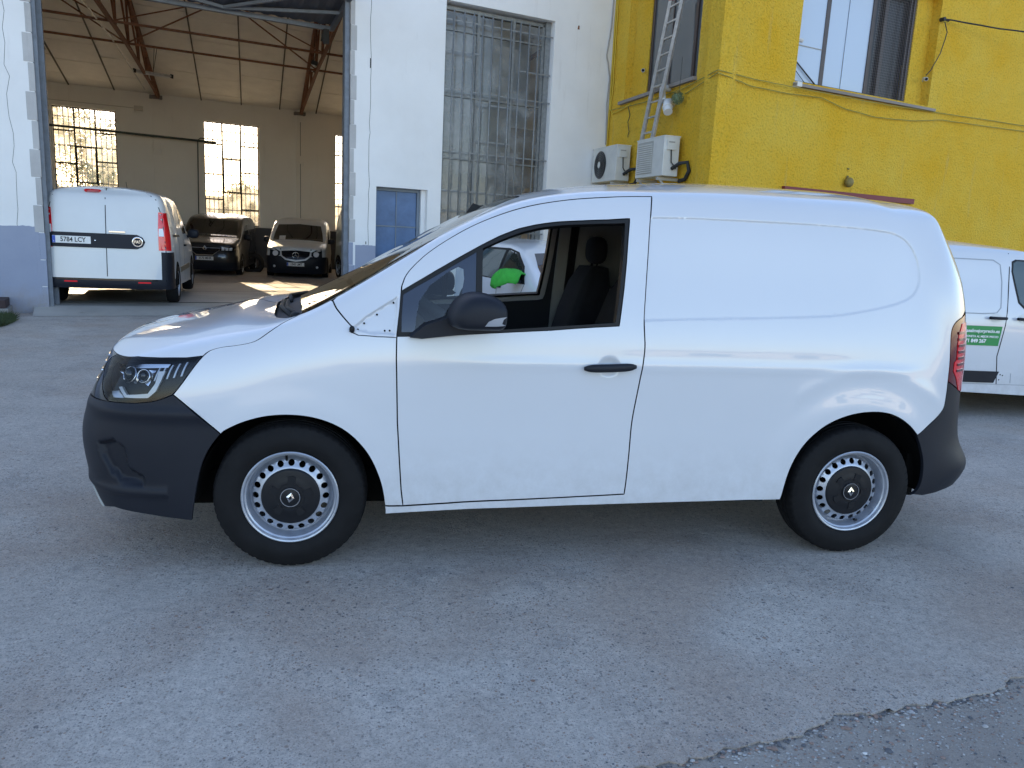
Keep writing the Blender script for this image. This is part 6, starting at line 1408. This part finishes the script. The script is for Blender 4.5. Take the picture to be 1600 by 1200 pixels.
for _ in range(13000):
    x = rnd.uniform(.5, 4.0); y = edgey(x)-abs(rnd.gauss(0, .34))+.004; s_ = min(.017, .0012+rnd.expovariate(1/.0015)); k = rnd.choices((0, 1, 2, 3), (6, 3, .25, 1.5))[0]; G_[k].append((x, y, -.008, s_))
for _ in range(900):
    x = rnd.uniform(.6, 3.6); y = edgey(x)-rnd.gauss(.004, .02); G_[rnd.choices((0, 1, 3), (2, 1, 3))[0]].append((x, y, -.007, rnd.uniform(.002, .010)))
for _ in range(1500):     # crumbs on the concrete side of the edge
    x = rnd.uniform(.6, 3.6); y = edgey(x)+abs(rnd.gauss(0, .10)); G_[rnd.choices((0, 1, 3), (4, 2, 2))[0]].append((x, y, .0, min(.006, .001+rnd.expovariate(1/.0011))))
for _ in range(1700):
    x = rnd.uniform(-3.2, 4.6); y = rnd.uniform(-1.7, 7); s_ = min(.011, .0015+rnd.expovariate(1/.0014)); G_[rnd.choices((0, 1, 2, 3), (4, 2, .6, 4))[0]].append((x, y, .0, s_))
for k, (nm, m_) in enumerate((('grey_gravel', st1), ('brown_gravel', st2), ('pale_gravel', st3), ('dark_gravel', st4))): stones(nm, G_[k], m_, k)
# pale gritty crack line running to the corner and a low ledge with weeds by the left wall
led = bthing('wall_ledge', 'low concrete ledge with a dark brown top at the foot of the left wall', 'ledge', u=-.30, w=0)
mb = MB(); mb.box((-6, -.55, 0), (0, -.006, .12), .01); mb.build('kerb', plaster('ledge_concrete', (.22, .21, .2), (.3, .29, .27), amt=.5), led)
mb = MB(); mb.box((-6, -.50, .121), (-.03, -.006, .24), .012); mb.build('top_slab', mat('brown_slab', (.055, .035, .035), .8, var=.3), led)
grass = mat('weed_green', (.07, .09, .03), .8, var2=(.035, .055, .02), vscale=8)
mb = MB(); rnd = random.Random(21)
for _ in range(7000):
    w_ = -.60-1.25*rnd.random(); u_ = -.10+.08*w_-abs(rnd.gauss(0, .45))-.25*abs(w_+1.2)**2; p = BW(u_, w_, 0)
    h = rnd.uniform(.03, .13)*(1-.5*rnd.random()**2); a = rnd.random()*6.28; lx, ly = rnd.gauss(0, .05), rnd.gauss(0, .05); wd = .005
    mb.add([(p.x-wd*math.cos(a), p.y-wd*math.sin(a), 0), (p.x+wd*math.cos(a), p.y+wd*math.sin(a), 0), (p.x+lx*.5+wd*.7*math.cos(a), p.y+ly*.5+wd*.7*math.sin(a), h*.6), (p.x+lx, p.y+ly, h)], [(0, 1, 2), (0, 2, 3)])
tag(mb.build('weeds', grass, None), kind='stuff')
# what stands outside the back windows: sunlit yard and trees
leafm = mat('leaf', (.07, .10, .025), .7, var2=(.03, .05, .015), vscale=3); bark = mat('bark', (.10, .075, .05), .9, var=.3, vscale=10)
def tree(u, w, h, r, seed, lb):
    rnd = random.Random(seed); t_ = bthing('tree', lb, 'tree', 'trees outside the hangar windows', u, w)
    mb = MB(); mb.tube([(0, 0, 0), (.05, .05, h*.35), (.1, 0, h*.6)], .16, 8, r2=.07); 
    tips = []
    for k in range(9):
        a = rnd.random()*6.28; e = Vector((math.cos(a)*r*.6, math.sin(a)*r*.6, h*rnd.uniform(.5, .92))); mb.tube([(.07, .02, h*rnd.uniform(.3, .5)), e*.6+Vector((0, 0, h*.15)), e], .05, 5, r2=.015); tips.append(e)
    mb.build('trunk', bark, t_, smooth=True)
    V = []; F = []
    for k in range(9000):
        c = rnd.choice(tips); p = c+Vector((rnd.gauss(0, r*.26), rnd.gauss(0, r*.26), rnd.gauss(0, r*.22))); d = Vector((rnd.gauss(0, 1), rnd.gauss(0, 1), rnd.gauss(0, 1))).normalized(); e = d.cross(Vector((rnd.random(), rnd.random(), rnd.random()))).normalized(); s_ = rnd.uniform(.04, .09)
        i = len(V); V += [p-d*s_, p+e*s_*.5, p+d*s_, p-e*s_*.5]; F.append((i, i+1, i+2, i+3))
    tag(mesh('crown', V, F, leafm, t_), kind='stuff')
bwall = bthing('boundary_wall', 'pale boundary wall seen through the hangar windows', 'wall', u=4, w=31)
mb = MB(); mb.box((-22, 0, 0), (22, .3, 2.7)); mb.build('render', plaster('far_wall', (.5, .47, .42), (.6, .56, .5)), bwall)
mb = MB(); mb.box((-22, -.03, 2.70), (22, .33, 2.78)); mb.build('coping', sillm, bwall)
tree(7.2, 26, 3.0, 1.4, 5, 'bushy tree behind the middle hangar window')
tree(.9, 21, 5.2, 2.2, 1, 'leafy tree behind the left hangar window')
tree(-2.6, 26, 6.0, 2.6, 2, 'tree farther left behind the left hangar window, mostly hidden by the door post')

opp = bthing('added_building', 'low pale building added unseen behind the viewer for the van paint to reflect', 'building', u=2, w=-58)  # unseen, added to give the van paint bright reflections
wallcells(opp, 'wall', plaster('added_building_render', (.50, .46, .40), (.56, .52, .45)), (2, 0), (1, 0), 34, 0, 2.5, [(4+7*k, 6.6+7*k, .9, 2.0) for k in range(4)], .4, (0, -1))
for k in range(4): mb = MB(); mb.box((6+7*k, -.3, .9), (8.6+7*k, -.25, 2.0)); mb.build('window', darkglass, opp)
mb = MB(); mb.box((1.7, -9, 2.5), (36.3, .3, 2.65)); mb.build('roof', rust, opp)
